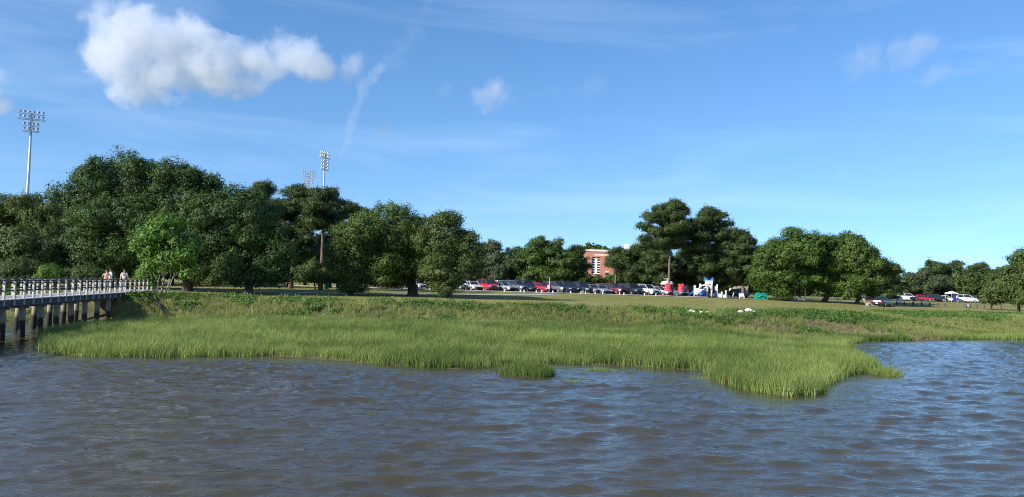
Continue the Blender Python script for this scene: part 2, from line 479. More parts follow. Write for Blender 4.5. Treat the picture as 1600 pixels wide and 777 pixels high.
# river: wind waves as real relief
xs = spaced(-31, 52, 0.15, -4000, 4000, 1.5)
yy = [6.0]
while yy[-1] < 78: yy.append(yy[-1] + 0.085 + 0.0042 * max(0, yy[-1] - 12))
s = 0.2; pre = []; x0 = 6.0
while x0 > -4000: s *= 1.6; x0 -= s; pre.append(x0)
ys = np.array(pre[::-1] + yy + [84, 92, 104, 120])
X, Y, Q = grid(xs, ys)
rw = np.random.RandomState(11)
sd = marsh_sd(X, Y)
fade = sstep(-0.2, 5.0, -sd) * 0.7 + 0.3 * (sd < 0)
fade = fade * sstep(-400, -40, -np.abs(X)) * (Y > 3)
gust = 0.8 + 0.4 * vnoise(X, Y, 7.0, 2)
DX = np.zeros_like(X); DY = np.zeros_like(X); DZ = np.zeros_like(X)
for k in range(64):
    lam = 0.30 * (1.7 / 0.30) ** (rw.rand() ** 1.15)
    th = math.radians(-82) + rw.normal(0, 0.42)
    amp = 0.0055 * lam ** 0.9 * (0.5 + rw.rand())
    kx, ky = 2 * math.pi / lam * math.cos(th), 2 * math.pi / lam * math.sin(th)
    ph = kx * X + ky * Y + rw.rand() * 6.283
    c_, s_ = np.cos(ph), np.sin(ph)
    w = amp * fade * gust
    DZ += w * c_; DX -= 1.25 * w * s_ * math.cos(th); DY -= 1.25 * w * s_ * math.sin(th)
Z = DZ - 0.02 * (sd > 0)
me = np_mesh('river_water', np.stack([X + DX, Y + DY, Z], 1), Q, smooth=True, mat=M['water'])
tag(link('river_water', me), kind='structure')

def strip(name, mat, line, w, lift=0.03, kind='structure'):
    """a flat ribbon following the ground along a line of (x, y)"""
    line = np.array(line, float); seg = np.hypot(*np.diff(line, axis=0).T); L = np.r_[0, np.cumsum(seg)]
    t = np.linspace(0, L[-1], int(L[-1] / 0.8) + 2)
    x = np.interp(t, L, line[:, 0]); y = np.interp(t, L, line[:, 1])
    dx, dy = np.gradient(x), np.gradient(y); l = np.hypot(dx, dy); nx, ny = -dy / l, dx / l
    V = []
    cols = np.linspace(-w / 2, w / 2, 7)
    for c in cols:
        xx, yy = x + nx * c, y + ny * c
        V.append(np.stack([xx, yy, gz(xx, yy) + lift], 1))
    n = len(t); V = np.concatenate(V)
    i = np.arange(n * len(cols)).reshape(len(cols), n)
    Q = np.stack([i[:-1, :-1], i[:-1, 1:], i[1:, 1:], i[1:, :-1]], -1).reshape(-1, 4)
    return tag(link(name, np_mesh(name, V, Q, mat=mat)), kind=kind)
strip('path', M['concrete'], [(-33.5, 73.5), (-31, 80), (-26, 84), (-18, 86), (-8, 92), (2, 104), (6, 112)], 2.2, 0.035)
strip('parking_lot', M['asphalt'], [(-45, 139), (-20, 138.5), (0, 138), (22, 137.5), (34, 139)], 26, 0.05)
strip('parking_lot', M['asphalt'], [(70, 192), (90, 196), (110, 200), (135, 204)], 18, 0.05)
strip('play_area', M['mulch'], [(18.5, 130.5), (26, 130.5), (36, 130), (47, 131)], 9, 0.04)
# kerb along the near side of the car park
kb = MB()
kx = np.linspace(-38, 30, 35)
for a_, b_ in zip(kx[:-1], kx[1:]):
    ya, yb = [125.6 + 0.0 * q for q in (a_, b_)]
    kb.beam((a_, ya, gzf(a_, ya) + 0.06), (b_ - 0.01, yb, gzf(b_, yb) + 0.06), 0.16, 0.16)
tag(kb.build('kerb', M['concrete']), kind='structure')

# ================================================================== clouds (real volumes far away)
def cloud(label, blobs, D, dens, seed, noise_scale=0.016, col=(0.89, 0.905, 0.945), cut=0.45, flat=None):
    """blobs (px, py, radius px); density falls off from blob centres and is eaten into by noise"""
    rr = random.Random(seed)
    k = D / F
    c0 = at(blobs[0][0], blobs[0][1], D)
    bl = []
    for bx_, by_, r in blobs:
        p = at(bx_, by_, D) - c0; p.y += rr.uniform(-0.35, 0.35) * r * k
        bl.append((p, r * k))
    bm = bmesh.new()
    for p_, r in bl:
        bmesh.ops.create_icosphere(bm, subdivisions=2, radius=r * 1.2, matrix=Matrix.Translation(p_))
    me = bpy.data.meshes.new('cloud'); bm.to_mesh(me); bm.free()
    o = bpy.data.objects.new('cloud', me); COL.objects.link(o); o.location = c0
    md = o.modifiers.new('union', 'REMESH'); md.mode = 'VOXEL'; md.voxel_size = max(r for _, r in bl) * 0.12
    m, nt, out = new_mat('cloud_vapour')
    tc = N(nt, 'ShaderNodeTexCoord')
    acc = None
    for p_, r in bl:
        d = N(nt, 'ShaderNodeVectorMath', operation='DISTANCE'); nt.links.new(tc.outputs['Object'], d.inputs[0]); d.inputs[1].default_value = p_
        q = N(nt, 'ShaderNodeMath', operation='MULTIPLY_ADD'); nt.links.new(d.outputs['Value'], q.inputs[0]); q.inputs[1].default_value = -1.0 / r; q.inputs[2].default_value = 1.0
        if acc is None: acc = q.outputs[0]
        else:
            mxn = N(nt, 'ShaderNodeMath', operation='SMOOTH_MAX'); mxn.inputs[2].default_value = 0.15
            nt.links.new(acc, mxn.inputs[0]); nt.links.new(q.outputs[0], mxn.inputs[1]); acc = mxn.outputs[0]
    no = N(nt, 'ShaderNodeTexNoise', Scale=noise_scale, Detail=7.0, Roughness=0.62, Distortion=0.2); nt.links.new(tc.outputs['Object'], no.inputs['Vector'])
    ns = N(nt, 'ShaderNodeMath', operation='MULTIPLY_ADD'); nt.links.new(no.outputs['Fac'], ns.inputs[0]); ns.inputs[1].default_value = 3.3; ns.inputs[2].default_value = -1.65 - cut
    ad = N(nt, 'ShaderNodeMath', operation='ADD'); nt.links.new(acc, ad.inputs[0]); nt.links.new(ns.outputs[0], ad.inputs[1])
    mr = N(nt, 'ShaderNodeMapRange'); mr.inputs['From Min'].default_value = -0.02; mr.inputs['From Max'].default_value = 0.62; mr.inputs['To Max'].default_value = dens
    mr.interpolation_type = 'SMOOTHSTEP'
    nt.links.new(ad.outputs[0], mr.inputs['Value'])
    pv = N(nt, 'ShaderNodeVolumePrincipled', Anisotropy=0.1); pv.inputs['Color'].default_value = (*col, 1)
    nt.links.new(mr.outputs['Result'], pv.inputs['Density'])
    nt.links.new(pv.outputs['Volume'], out.inputs['Volume'])
    me.materials.append(m)
    tag(o, label, 'cloud')
    return o
cloud('big white cumulus cloud with grey base in the upper left sky',
      [(205, 75, 70), (170, 50, 46), (215, 30, 36), (260, 80, 62), (310, 95, 58), (300, 60, 40), (350, 110, 48), (210, 115, 52), (270, 118, 48), (335, 128, 34), (155, 85, 42),
       (400, 100, 42), (440, 78, 38), (470, 80, 38), (498, 102, 30), (425, 108, 32), (375, 98, 36), (385, 122, 30)], 1600, 0.018, 3, cut=0.02)
cloud('small white puff just right of the big cumulus cloud', [(552, 104, 30), (545, 112, 20)], 1650, 0.012, 4, 0.02, cut=0.2)
cloud('small pale cloud right of the vapour streak', [(770, 143, 34), (785, 148, 26), (752, 148, 22)], 1700, 0.009, 5, 0.02, cut=0.2)
cloud('tiny faint cloud below the vapour streak', [(600, 200, 20), (612, 203, 13)], 1700, 0.008, 6, 0.03, cut=0.2)
cloud('very faint little cloud between vapour streak and small pale cloud', [(697, 140, 18)], 1700, 0.0035, 7, 0.03, cut=0.2)
cloud('faint cloud in the upper middle of the sky', [(925, 134, 28), (940, 130, 18)], 1700, 0.002, 8, 0.02, cut=0.2)
cloud('wide thin cloud in the upper right sky', [(1348, 88, 40), (1400, 88, 36), (1440, 76, 36), (1370, 95, 32), (1415, 95, 28)], 1700, 0.0042, 9, 0.015, cut=0.22)
cloud('small wisp below the wide thin cloud on the right', [(1460, 112, 26), (1475, 108, 16)], 1700, 0.006, 10, 0.02, cut=0.2)
cloud('grey cloud cut by the left edge of the picture', [(-30, 125, 50), (-15, 150, 38), (5, 165, 22), (-45, 160, 50), (-10, 110, 26)], 1600, 0.016, 12, 0.014, cut=0.2)
cloud('little white cloud peeping out left of the tall pines', [(1014, 352, 18), (1006, 358, 12)], 2200, 0.01, 13, 0.02, cut=0.2)
cloud('faint speck of cloud low in the right sky', [(1313, 272, 17)], 1700, 0.004, 14, 0.03, cut=0.2)
def streak(label, line, D, dens, seed):
    """a smeared vapour trail: a string of thin overlapping puffs"""
    rs = np.random.RandomState(seed); pts = []
    for (x0, y0, r0), (x1, y1, r1) in zip(line[:-1], line[1:]):
        n_ = max(2, int(math.hypot(x1 - x0, y1 - y0) / (0.5 * (r0 + r1)) / 0.55))
        for t in np.linspace(0, 1, n_ + 1)[:-1]:
            r_ = lerp(r0, r1, t)
            pts.append((lerp(x0, x1, t) + rs.normal(0, 0.12) * r_, lerp(y0, y1, t), r_ * rs.uniform(0.85, 1.2)))
    o = cloud(label, pts, D, dens, seed, 0.035, cut=0.1)
    o.name = 'vapour_trail'; o['category'] = 'vapour trail'
    return o
streak('slanting white vapour trail in the sky, brightest above the pines', [(532, 244, 6), (543, 222, 8), (549, 190, 10), (558, 165, 12), (572, 135, 13), (590, 112, 11), (600, 98, 8)], 1900, 0.007, 1)
streak('faint upper end of the vapour trail fanning to the top edge', [(590, 112, 12), (620, 88, 22), (645, 55, 18), (660, 20, 14), (676, -20, 12)], 1950, 0.0013, 2)
# ================================================================== trees
def unit(v): return v / np.maximum(np.linalg.norm(v, axis=1, keepdims=True), 1e-9)
def leaf_quads(C, Nn, ln, wd, rs):
    n = len(C)
    r = unit(rs.normal(size=(n, 3)))
    t = unit(np.cross(Nn, r)); b = np.cross(Nn, t)
    L = (ln * rs.uniform(0.65, 1.35, n))[:, None] / 2; W = (wd * rs.uniform(0.7, 1.3, n))[:, None] / 2
    bend = Nn * (L * rs.uniform(-0.25, 0.25, n)[:, None])
    V = np.stack([C - t * L - b * W * 0.75 + bend, C - t * L * 0.6 + b * W * 0.9, C + t * L], 1).reshape(-1, 3)
    return V, np.arange(3 * n).reshape(n, 3)
def foliage(ells, rs, spacing, per, ln, wd, tr=0.42, flat=0.75, lump=0.16, inner=0.5, under=-0.55, tipout=0.0):
    """leaf quads in tufts spread through the outer volume of ellipsoids (centre, radii)"""
    P, Dn = [], []
    E = [(np.array(c, float), np.array(r, float)) for c, r in ells]
    for c, r in E:
        area = 4 * math.pi * ((r[0] * r[1]) ** 1.6 / 3 + (r[0] * r[2]) ** 1.6 / 3 + (r[1] * r[2]) ** 1.6 / 3) ** (1 / 1.6)
        n = int(area / spacing ** 2)
        d = unit(rs.normal(size=(n, 3)))
        d = d[d[:, 2] > under + rs.uniform(-0.2, 0.2, len(d))]
        K = rs.normal(size=(7, 3)) * 2.6; ph = rs.rand(7) * 6.28
        mod = np.cos(d @ K.T + ph).mean(1) * lump * 2.2
        P.append(c + r * d * (0.90 + mod + rs.uniform(-0.10, 0.10, len(d)))[:, None]); Dn.append(unit(d / r))
        k = int(len(d) * inner)
        if k:
            d2 = unit(rs.normal(size=(k, 3)))
            P.append(c + r * d2 * rs.uniform(0.45, 0.82, k)[:, None]); Dn.append(unit(d2 / r))
    P = np.concatenate(P); Dn = np.concatenate(Dn)
    far_ = rs.rand(len(P)) < 0.05                      # stray sprigs break the outline
    P = P + Dn * (far_ * rs.uniform(0.15, 0.55, len(P)))[:, None]
    keep = np.ones(len(P), bool)
    for c, r in E:
        keep &= (((P - c) / r) ** 2).sum(1) > 0.42 ** 2
    P, Dn = P[keep], Dn[keep]
    n = len(P)
    tint = np.clip(rs.normal(0.40, 0.26, n), 0, 1)
    sz = rs.uniform(0.65, 1.3, n)
    off = rs.normal(size=(n, per, 3)) * np.array([1, 1, flat]) * tr * sz[:, None, None] * 0.62
    C = (P[:, None, :] + off).reshape(-1, 3)
    on = unit(off.reshape(-1, 3))
    Nn = unit(np.repeat(Dn, per, 0) * 0.75 + on * 0.7 + rs.normal(size=(n * per, 3)) * 0.30 + np.array([0, 0, 0.2]))
    V, Q = leaf_quads(C, Nn, ln, wd, rs)
    return V, Q, np.repeat(tint, per * 3), P
def limbs(mb, base, r0, targets, rs, fork=0.45, n=7):
    """trunk to a fork and limbs that bend out to the targets"""
    base = Vector(base)
    cen = sum((Vector(t) for t in targets), Vector()) / len(targets)
    top = Vector((lerp(base.x, cen.x, 0.35), lerp(base.y, cen.y, 0.35), lerp(base.z, cen.z, fork)))
    mid = (base + top) / 2 + Vector((rs.normal(0, 0.06), rs.normal(0, 0.06), 0)) * (top - base).length
    mb.tube([base - Vector((0, 0, 0.2)), base + Vector((0, 0, 0.12)), base.lerp(mid, 0.45), mid, top], [r0 * 1.4, r0 * 1.12, r0 * 0.95, r0 * 0.88, r0 * 0.8], 10)
    for t in targets:
        t = Vector(t)
        k = top.lerp(t, 0.45) + Vector((rs.normal(0, 0.1), rs.normal(0, 0.1), 0.12)) * (t - top).length
        mb.tube([top - (top - base).normalized() * r0 * 0.5, top.lerp(k, 0.5), k, k.lerp(t, 0.6), t], [r0 * 0.62, r0 * 0.5, r0 * 0.36, r0 * 0.22, r0 * 0.07], n)
TREES = {}
def tree_thing(name, label, cat, base, mats, V, Q, tint, wood, group=None, seed=0):
    root = empty(name, base, 0, label, cat, group)
    link('crown', np_mesh('crown', V, Q, tint, False, mats[0]), None, root)
    wood.build('trunk', mats[1], root, True)
    return root
def knobs(ells, rs, per_lobe=9):
    """break each big lobe into bough-sized bulges"""
    out_ = []
    for c, r in ells:
        c = np.array(c); r = np.array(r)
        out_.append((c, r * 0.88))
        d = unit(rs.normal(size=(per_lobe, 3))); d[:, 2] = d[:, 2] * 0.8 + 0.15
        for v in unit(d):
            q = rs.uniform(0.22, 0.44) * r.mean()
            out_.append((c + v * r * rs.uniform(0.72, 0.98), np.array([q * 1.15, q * 1.15, q * 0.8])))
    return out_
def broad(name, label, D, trunk_px, lobes, leaf='oak', r0=0.42, seed=1, spacing=0.60, per=30, ln=0.25, wd=0.135, depth=0.9, extra=(), group='park trees behind the marsh', under=-0.75, bark='bark', **kw):
    """lobes (px, py, half width px, half height px) measured in the photo, made round at distance D"""
    rs = np.random.RandomState(seed)
    base = on_ground(trunk_px, D)
    k = D / F
    ells = []
    for i, (px, py, rx, ry) in enumerate(lobes):
        c = at(px, py, D) - base
        ry_ = rx * k * depth
        c.y += rs.uniform(-0.45, 0.45) * ry_
        zmin = 0.25 - (c.z - ry * k)
        ells.append((tuple(c), (rx * k, ry_, ry * k)))
    V, Q, T, P = foliage(knobs(ells, rs), rs, spacing, per, ln, wd, under=under, **kw)
    ok = V.reshape(-1, 3, 3)[:, :, 2].min(1) > 0.12
    V = V.reshape(-1, 3, 3)[ok].reshape(-1, 3); T = T.reshape(-1, 3)[ok].ravel(); Q = np.arange(len(V)).reshape(-1, 3)
    wood = MB()
    limbs(wood, (0, 0, 0), r0, [c for c, r in ells], rs)
    for tx in extra:
        b2 = on_ground(tx, D - 0.5) - base
        limbs(wood, b2, r0 * 0.6, [c for c, r in sorted(ells, key=lambda e: (Vector(e[0]) - b2).length)[:2]], rs)
    return tree_thing(name, label, 'tree', base, (M[leaf], M[bark]), V, Q, T, wood, group)
def pine(name, label, D, trunk_px, top_py, w_px, low_py, seed=1, r0=0.28, puffs=49, leaf='pine', group='park trees behind the marsh', lean=0.0, shape='dome', per=15, make=True):
    rs = np.random.RandomState(seed)
    fs = max(1.0, D / 125.0)
    base = on_ground(trunk_px, D)
    H = at(trunk_px, top_py, D).z - base.z; hb = at(trunk_px, low_py, D).z - base.z; W = w_px * D / F / 2
    wood = MB()
    def ax(t): return Vector((lean * t * t + 0.15 * math.sin(3 * t + seed), 0.12 * math.sin(2.3 * t + seed), t * (H - 0.7)))
    tt = np.linspace(0, 1, 9)
    wood.tube([ax(t) - (Vector((0, 0, 0.2)) if t == 0 else Vector()) for t in tt], [r0 * (1.25 if t == 0 else 1.0 - 0.78 * t) for t in tt], 9)
    ells = []
    nb = max(9, int(puffs / 2.3))
    for i in range(nb):
        u = (i + rs.uniform(0.1, 0.9)) / nb
        z = hb + (H - hb) * u ** 0.9
        if shape == 'dome': rad = W * (0.62 + 0.55 * math.sin(math.pi * min(1, 0.12 + u * 0.7))) * (1 - 0.75 * max(0, u - 0.6) / 0.4)
        elif shape == 'umbrella': rad = W * (1.1 - 0.6 * u)
        else: rad = W * (1.02 - 0.8 * u)
        rad *= rs.uniform(0.6, 1.15)
        a_ = i * 2.4 + rs.uniform(-0.6, 0.6)
        a0 = ax(min(0.98, max(0.2, (z - 0.35 * rad) / H)))
        tip = a0 + Vector((math.cos(a_) * rad, math.sin(a_) * rad, 0.35 * rad * rs.uniform(0.3, 1.2)))
        tip.z = min(tip.z, H - 0.4)
        mid = a0.lerp(tip, 0.5) + Vector((rs.normal(0, .15), rs.normal(0, .15), -0.06 * rad))
        wood.tube([a0, mid, tip], [r0 * 0.34, r0 * 0.2, 0.03], 5)
        for t in np.linspace(0.35, 1.0, max(2, int(rad * 1.5) + 1)):
            c = (a0.lerp(mid, t * 2) if t < 0.5 else mid.lerp(tip, t * 2 - 1)) + Vector((rs.normal(0, .35), rs.normal(0, .35), rs.uniform(0, .45)))
            pr = rs.uniform(0.48, 0.92) * (0.66 + 0.12 * W)
            ells.append((tuple(c), (pr * 1.25, pr * 1.25, pr * 0.62)))
    for _ in range(4):
        c = ax(0.97) + Vector((rs.normal(0, .5), rs.normal(0, .5), rs.uniform(-.5, .15)))
        ells.append((tuple(c), (0.75, 0.75, 0.5)))
    V, Q, T, P = foliage(ells, rs, 0.40 * fs, per, 0.34 * fs, 0.105 * fs, tr=0.30 * fs, flat=0.85, lump=0.14, inner=0.3, under=-0.6)
    return tree_thing(name, label, 'pine tree', base, (M[leaf], M['pinebark']), V, Q, T, wood, group)

# ---- left wood
broad('broadleaf_tree', 'olive green tree at the left edge, below the tall light tower', 96, 12, [(15, 345, 46, 44), (-25, 350, 45, 45), (25, 385, 50, 38), (-15, 395, 50, 35)], 'oak_olive', seed=21)
broad('broadleaf_tree', 'olive green tree between the left edge tree and the giant dark tree', 92, 78, [(72, 338, 38, 42), (92, 360, 34, 45), (70, 388, 44, 36)], 'oak_olive', seed=22)
broad('broadleaf_tree', 'pale leaved low tree behind the shrubs by the boardwalk', 80, 40, [(38, 388, 44, 32), (8, 392, 32, 30), (70, 402, 28, 22)], 'shrubleaf', 0.18, 23, 0.55, 20, 0.34, 0.2)
broad('giant_oak', 'giant dark oak with the tallest rounded crown on the left', 82, 190, [(180, 294, 58, 62), (140, 322, 46, 64), (212, 345, 72, 55), (165, 392, 62, 42), (118, 380, 26, 45), (230, 294, 48, 50), (150, 418, 40, 22), (205, 415, 40, 24)], 'oak_deep', 0.55, 28, 0.62, 28)
broad('giant_oak', 'dark oak with sloping crown right of the giant oak', 79, 293, [(272, 312, 60, 60), (318, 340, 56, 62), (262, 376, 62, 50), (330, 385, 50, 44), (300, 290, 30, 32), (262, 412, 36, 24), (325, 418, 36, 24), (318, 434, 34, 12)], 'oak_deep', 0.5, 25, 0.62, 28, under=-0.6)
broad('oak_tree', 'dark oak with branches sweeping to the shaded lawn, before the pines', 77, 388, [(360, 336, 46, 50), (400, 348, 40, 54), (368, 395, 50, 44), (418, 400, 38, 44), (432, 428, 24, 24), (400, 430, 28, 20), (362, 434, 34, 13), (440, 395, 22, 30)], 'oak_deep', 0.42, 26, 0.6, 28)
broad('young_tree', 'bright green young tree with several thin stems at the boardwalk end', 70.5, 252, [(258, 362, 27, 24), (238, 388, 25, 24), (284, 394, 24, 24), (262, 408, 30, 20), (292, 420, 16, 16), (232, 416, 14, 14)], 'young', 0.10, 27, 0.62, 15, 0.36, 0.2, extra=(246, 258, 263), bark='palebark', inner=0.25)
broad('broadleaf_tree', 'small brownish green tree by the green bin under the pines', 98, 492, [(490, 425, 22, 16), (475, 430, 15, 12), (505, 432, 14, 11)], 'oak_olive', 0.12, 28, 0.5, 18, 0.3, 0.17)
pine('pine_tree', 'tall pine just left of the bare trunked pine', 100, 455, 288, 74, 392, 31, puffs=55)
pine('pine_tree', 'tall pine with a long bare trunk below the light towers', 98, 499, 290, 62, 352, 32, puffs=44)
pine('pine_tree', 'dark pine peeping over the middle oak on its left side', 112, 548, 314, 56, 395, 33, puffs=41)
pine('pine_tree', 'pine behind the sloping oak, left of the light towers', 108, 405, 282, 66, 380, 34, puffs=44)
# ---- middle oaks
broad('live_oak', 'drooping left part oak with leaves to the lawn near green bin', 83, 549, [(560, 392, 38, 48), (545, 425, 26, 30), (585, 430, 30, 24), (548, 448, 20, 12)], 'oak', 0.2, 41, 0.55, 28)
broad('live_oak', 'broad domed live oak with thick trunk in the middle of the lawn', 86, 645, [(612, 360, 56, 53), (575, 385, 40, 44), (655, 372, 44, 42), (682, 392, 30, 38), (612, 415, 58, 30), (665, 415, 40, 26), (605, 438, 34, 13)], 'oak', 0.55, 42, 0.58, 28, under=-0.6)
broad('live_oak', 'oak with a low right hand skirt of leaves beside the white car', 83, 702, [(690, 378, 36, 42), (722, 395, 32, 42), (738, 408, 22, 26), (695, 425, 34, 28), (698, 446, 22, 16)], 'oak_olive', 0.3, 43, 0.56, 28)
# ---- trees round the car park
broad('broadleaf_tree', 'tree showing right of the middle oaks, above the white and red cars', 150, 762, [(752, 402, 28, 30), (775, 415, 28, 30), (745, 430, 28, 16)], 'oak_grey', 0.3, 51, 0.75, 26, 0.36, 0.2)
broad('broadleaf_tree', 'bright green rounded tree behind the parked cars', 152, 800, [(800, 408, 26, 24), (820, 415, 22, 22), (790, 425, 24, 16)], 'young2', 0.3, 52, 0.75, 26, 0.36, 0.2)
broad('broadleaf_tree', 'largest rounded tree behind the row of parked cars', 148, 850, [(850, 395, 34, 25), (830, 415, 32, 24), (872, 412, 32, 28), (850, 428, 40, 14)], 'oak', 0.35, 53, 0.75, 26, 0.36, 0.2)
pine('pine_tree', 'dark pine at the left corner of the brick building', 150, 897, 382, 40, 428, 54, puffs=38)
pine('pine_tree', 'thin pine standing in front of the brick building', 158, 962, 384, 34, 416, 55, puffs=29)
pine('pine_tree', 'bushy pine hiding the right end of the brick building', 150, 998, 378, 62, 440, 56, puffs=58)
pine('pine_tree', 'low pine left of the tall pine pair', 146, 1032, 386, 48, 436, 57, puffs=44)
broad('broadleaf_tree', 'low bushy tree at the foot of the brick building', 165, 925, [(913, 433, 13, 10), (930, 438, 14, 6), (956, 439, 12, 6)], 'oak_olive', 0.2, 58, 0.7, 18, 0.45, 0.26)
broad('broadleaf_tree', 'treetop showing above the roof of the brick building', 380, 932, [(930, 394, 22, 14), (948, 398, 14, 11)], 'oak', 0.5, 59, 1.2, 14, 0.9, 0.6)
# ---- the tall pines and the playground trees
pine('tall_pine', 'tallest pine with bare trunk behind the red climbers', 132, 1046, 312, 80, 378, 61, r0=0.25, puffs=67)
pine('tall_pine', 'second tall pine, dark and full, right of the tallest pine', 134, 1106, 320, 76, 425, 62, r0=0.3, puffs=90)
pine('pine_tree', 'pine between the tall pine pair and the broad right oak', 133, 1160, 361, 62, 442, 63, puffs=72)
pine('pine_tree', 'low pine behind the playground, under the tall pines', 150, 1080, 384, 66, 440, 64, puffs=61)
pine('pine_tree', 'low pine behind the blue roofed play tower', 152, 1128, 392, 56, 442, 65, puffs=49)
broad('live_oak', 'left third of the right oaks, shading the teal slide', 127, 1230, [(1205, 412, 36, 38), (1238, 402, 38, 38), (1212, 442, 38, 24), (1246, 436, 34, 24)], 'fresh', 0.4, 66, 0.72, 34, 0.30, 0.17)
broad('live_oak', 'tallest middle oak of the right oaks, round topped', 129, 1288, [(1268, 396, 40, 34), (1308, 402, 40, 32), (1280, 432, 42, 30), (1320, 436, 38, 28), (1336, 408, 30, 30), (1345, 432, 28, 26), (1322, 396, 32, 30)], 'fresh', 0.45, 67, 0.72, 34, 0.30, 0.17)
broad('live_oak', 'right hand oak of the right oaks, beside the dark parked car', 126, 1338, [(1340, 408, 34, 32), (1364, 424, 26, 30), (1340, 446, 42, 22), (1370, 452, 20, 18)], 'oak', 0.35, 68, 0.7, 34, 0.30, 0.17)
pine('pine_tree', 'dark low pine right of the right oaks, above the dark car', 140, 1388, 408, 44, 450, 69, puffs=49)
# ---- far right
broad('broadleaf_tree', 'rounded tree behind the white and red cars on the right', 205, 1440, [(1442, 444, 30, 20), (1424, 450, 22, 15), (1462, 452, 22, 14)], 'oak_grey', 0.3, 71, 0.85, 26, 0.4, 0.24)
broad('broadleaf_tree', 'rounded tree behind the canopy on the right', 205, 1512, [(1514, 446, 30, 20), (1494, 452, 22, 14), (1535, 452, 24, 15)], 'oak_olive', 0.3, 72, 0.85, 26, 0.4, 0.24)
pine('pine_tree', 'umbrella shaped pine against the sky on the far right', 235, 1464, 407, 42, 424, 73, puffs=32, shape='umbrella')
pine('pine_tree', 'knobbly pine next right of the umbrella shaped pine', 240, 1494, 406, 32, 440, 74, puffs=35)
pine('pine_tree', 'third far pine from the umbrella shaped one', 238, 1531, 411, 48, 444, 75, puffs=44)
pine('pine_tree', 'far pine close to the right picture edge', 230, 1568, 416, 46, 446, 76, puffs=44)
broad('broadleaf_tree', 'low spreading tree with dark trunk at the right edge', 112, 1592, [(1590, 440, 30, 26), (1612, 425, 30, 30), (1566, 455, 20, 18), (1600, 462, 34, 14)], 'oak_olive', 0.22, 77, 0.6, 28, 0.36, 0.2)
pine('pine_tree', 'tall pine cut by the right picture edge', 170, 1606, 392, 26, 430, 78, puffs=26)
broad('broadleaf_tree', 'small bushy tree at the right end of the bollard row', 128, 1548, [(1548, 462, 16, 12), (1560, 466, 12, 9)], 'oak_olive', 0.1, 79, 0.5, 18, 0.32, 0.2)

# ---- backdrop trees: one bushy tree and one pine copied about
def bg_proto(kind, seed):
    rs = np.random.RandomState(seed)
    wood = MB()
    if kind == 'oak':
        ells = [((0, 0, 4.6), (3.6, 3.4, 3.0)), ((2.2, 0.4, 3.6), (2.6, 2.4, 2.4)), ((-2.3, -0.3, 3.4), (2.7, 2.4, 2.4)), ((0.4, -1.6, 3.0), (2.8, 2.2, 2.2)), ((0, 0, 6.6), (2.1, 2.0, 1.8))]
        V, Q, T, P = foliage(knobs(ells, rs), rs, 0.8, 24, 0.4, 0.24, under=-0.9)
        limbs(wood, (0, 0, 0), 0.28, [e[0] for e in ells], rs, 0.3)
    else:
        ells = []
        for i in range(30):
            u = (i + rs.rand()) / 30; z = 3.2 + 7.0 * u ** 0.85
            q = 2.4 * (1 - 0.6 * u) * math.sqrt(rs.rand()); a_ = rs.rand() * 6.28; pr = rs.uniform(0.6, 1.1)
            ells.append(((math.cos(a_) * q, math.sin(a_) * q, z), (pr * 1.15, pr * 1.15, pr * 0.65)))
            wood.tube([(0, 0, max(1.5, z - 0.8)), (math.cos(a_) * q, math.sin(a_) * q, z)], [0.08, 0.03], 5)
        V, Q, T, P = foliage(ells, rs, 0.55, 28, 0.45, 0.11, tr=0.36, inner=0.3, under=-0.5)
        wood.tube([(0, 0, -0.3), (0.1, 0, 4), (0, 0.1, 10)], [0.3, 0.22, 0.06], 8)
    return np_mesh('crown', V, Q, T, False, M['oak_deep'] if kind == 'oak' else M['pine']), wood.mesh('trunk', M['bark'] if kind == 'oak' else M['pinebark'], True)
BG = {'oak': bg_proto('oak', 91), 'pine': bg_proto('pine', 92)}
def bg_tree(kind, px, D, s, label, rz):
    b = on_ground(px, D)
    root = empty('backdrop_tree' if kind == 'oak' else 'backdrop_pine', b, rz, label, 'tree' if kind == 'oak' else 'pine tree', 'backdrop trees')
    root.scale = (s * 1.08, s * 1.08, s)
    link('crown', BG[kind][0], None, root); link('trunk', BG[kind][1], None, root)
    return root
rb = random.Random(8)
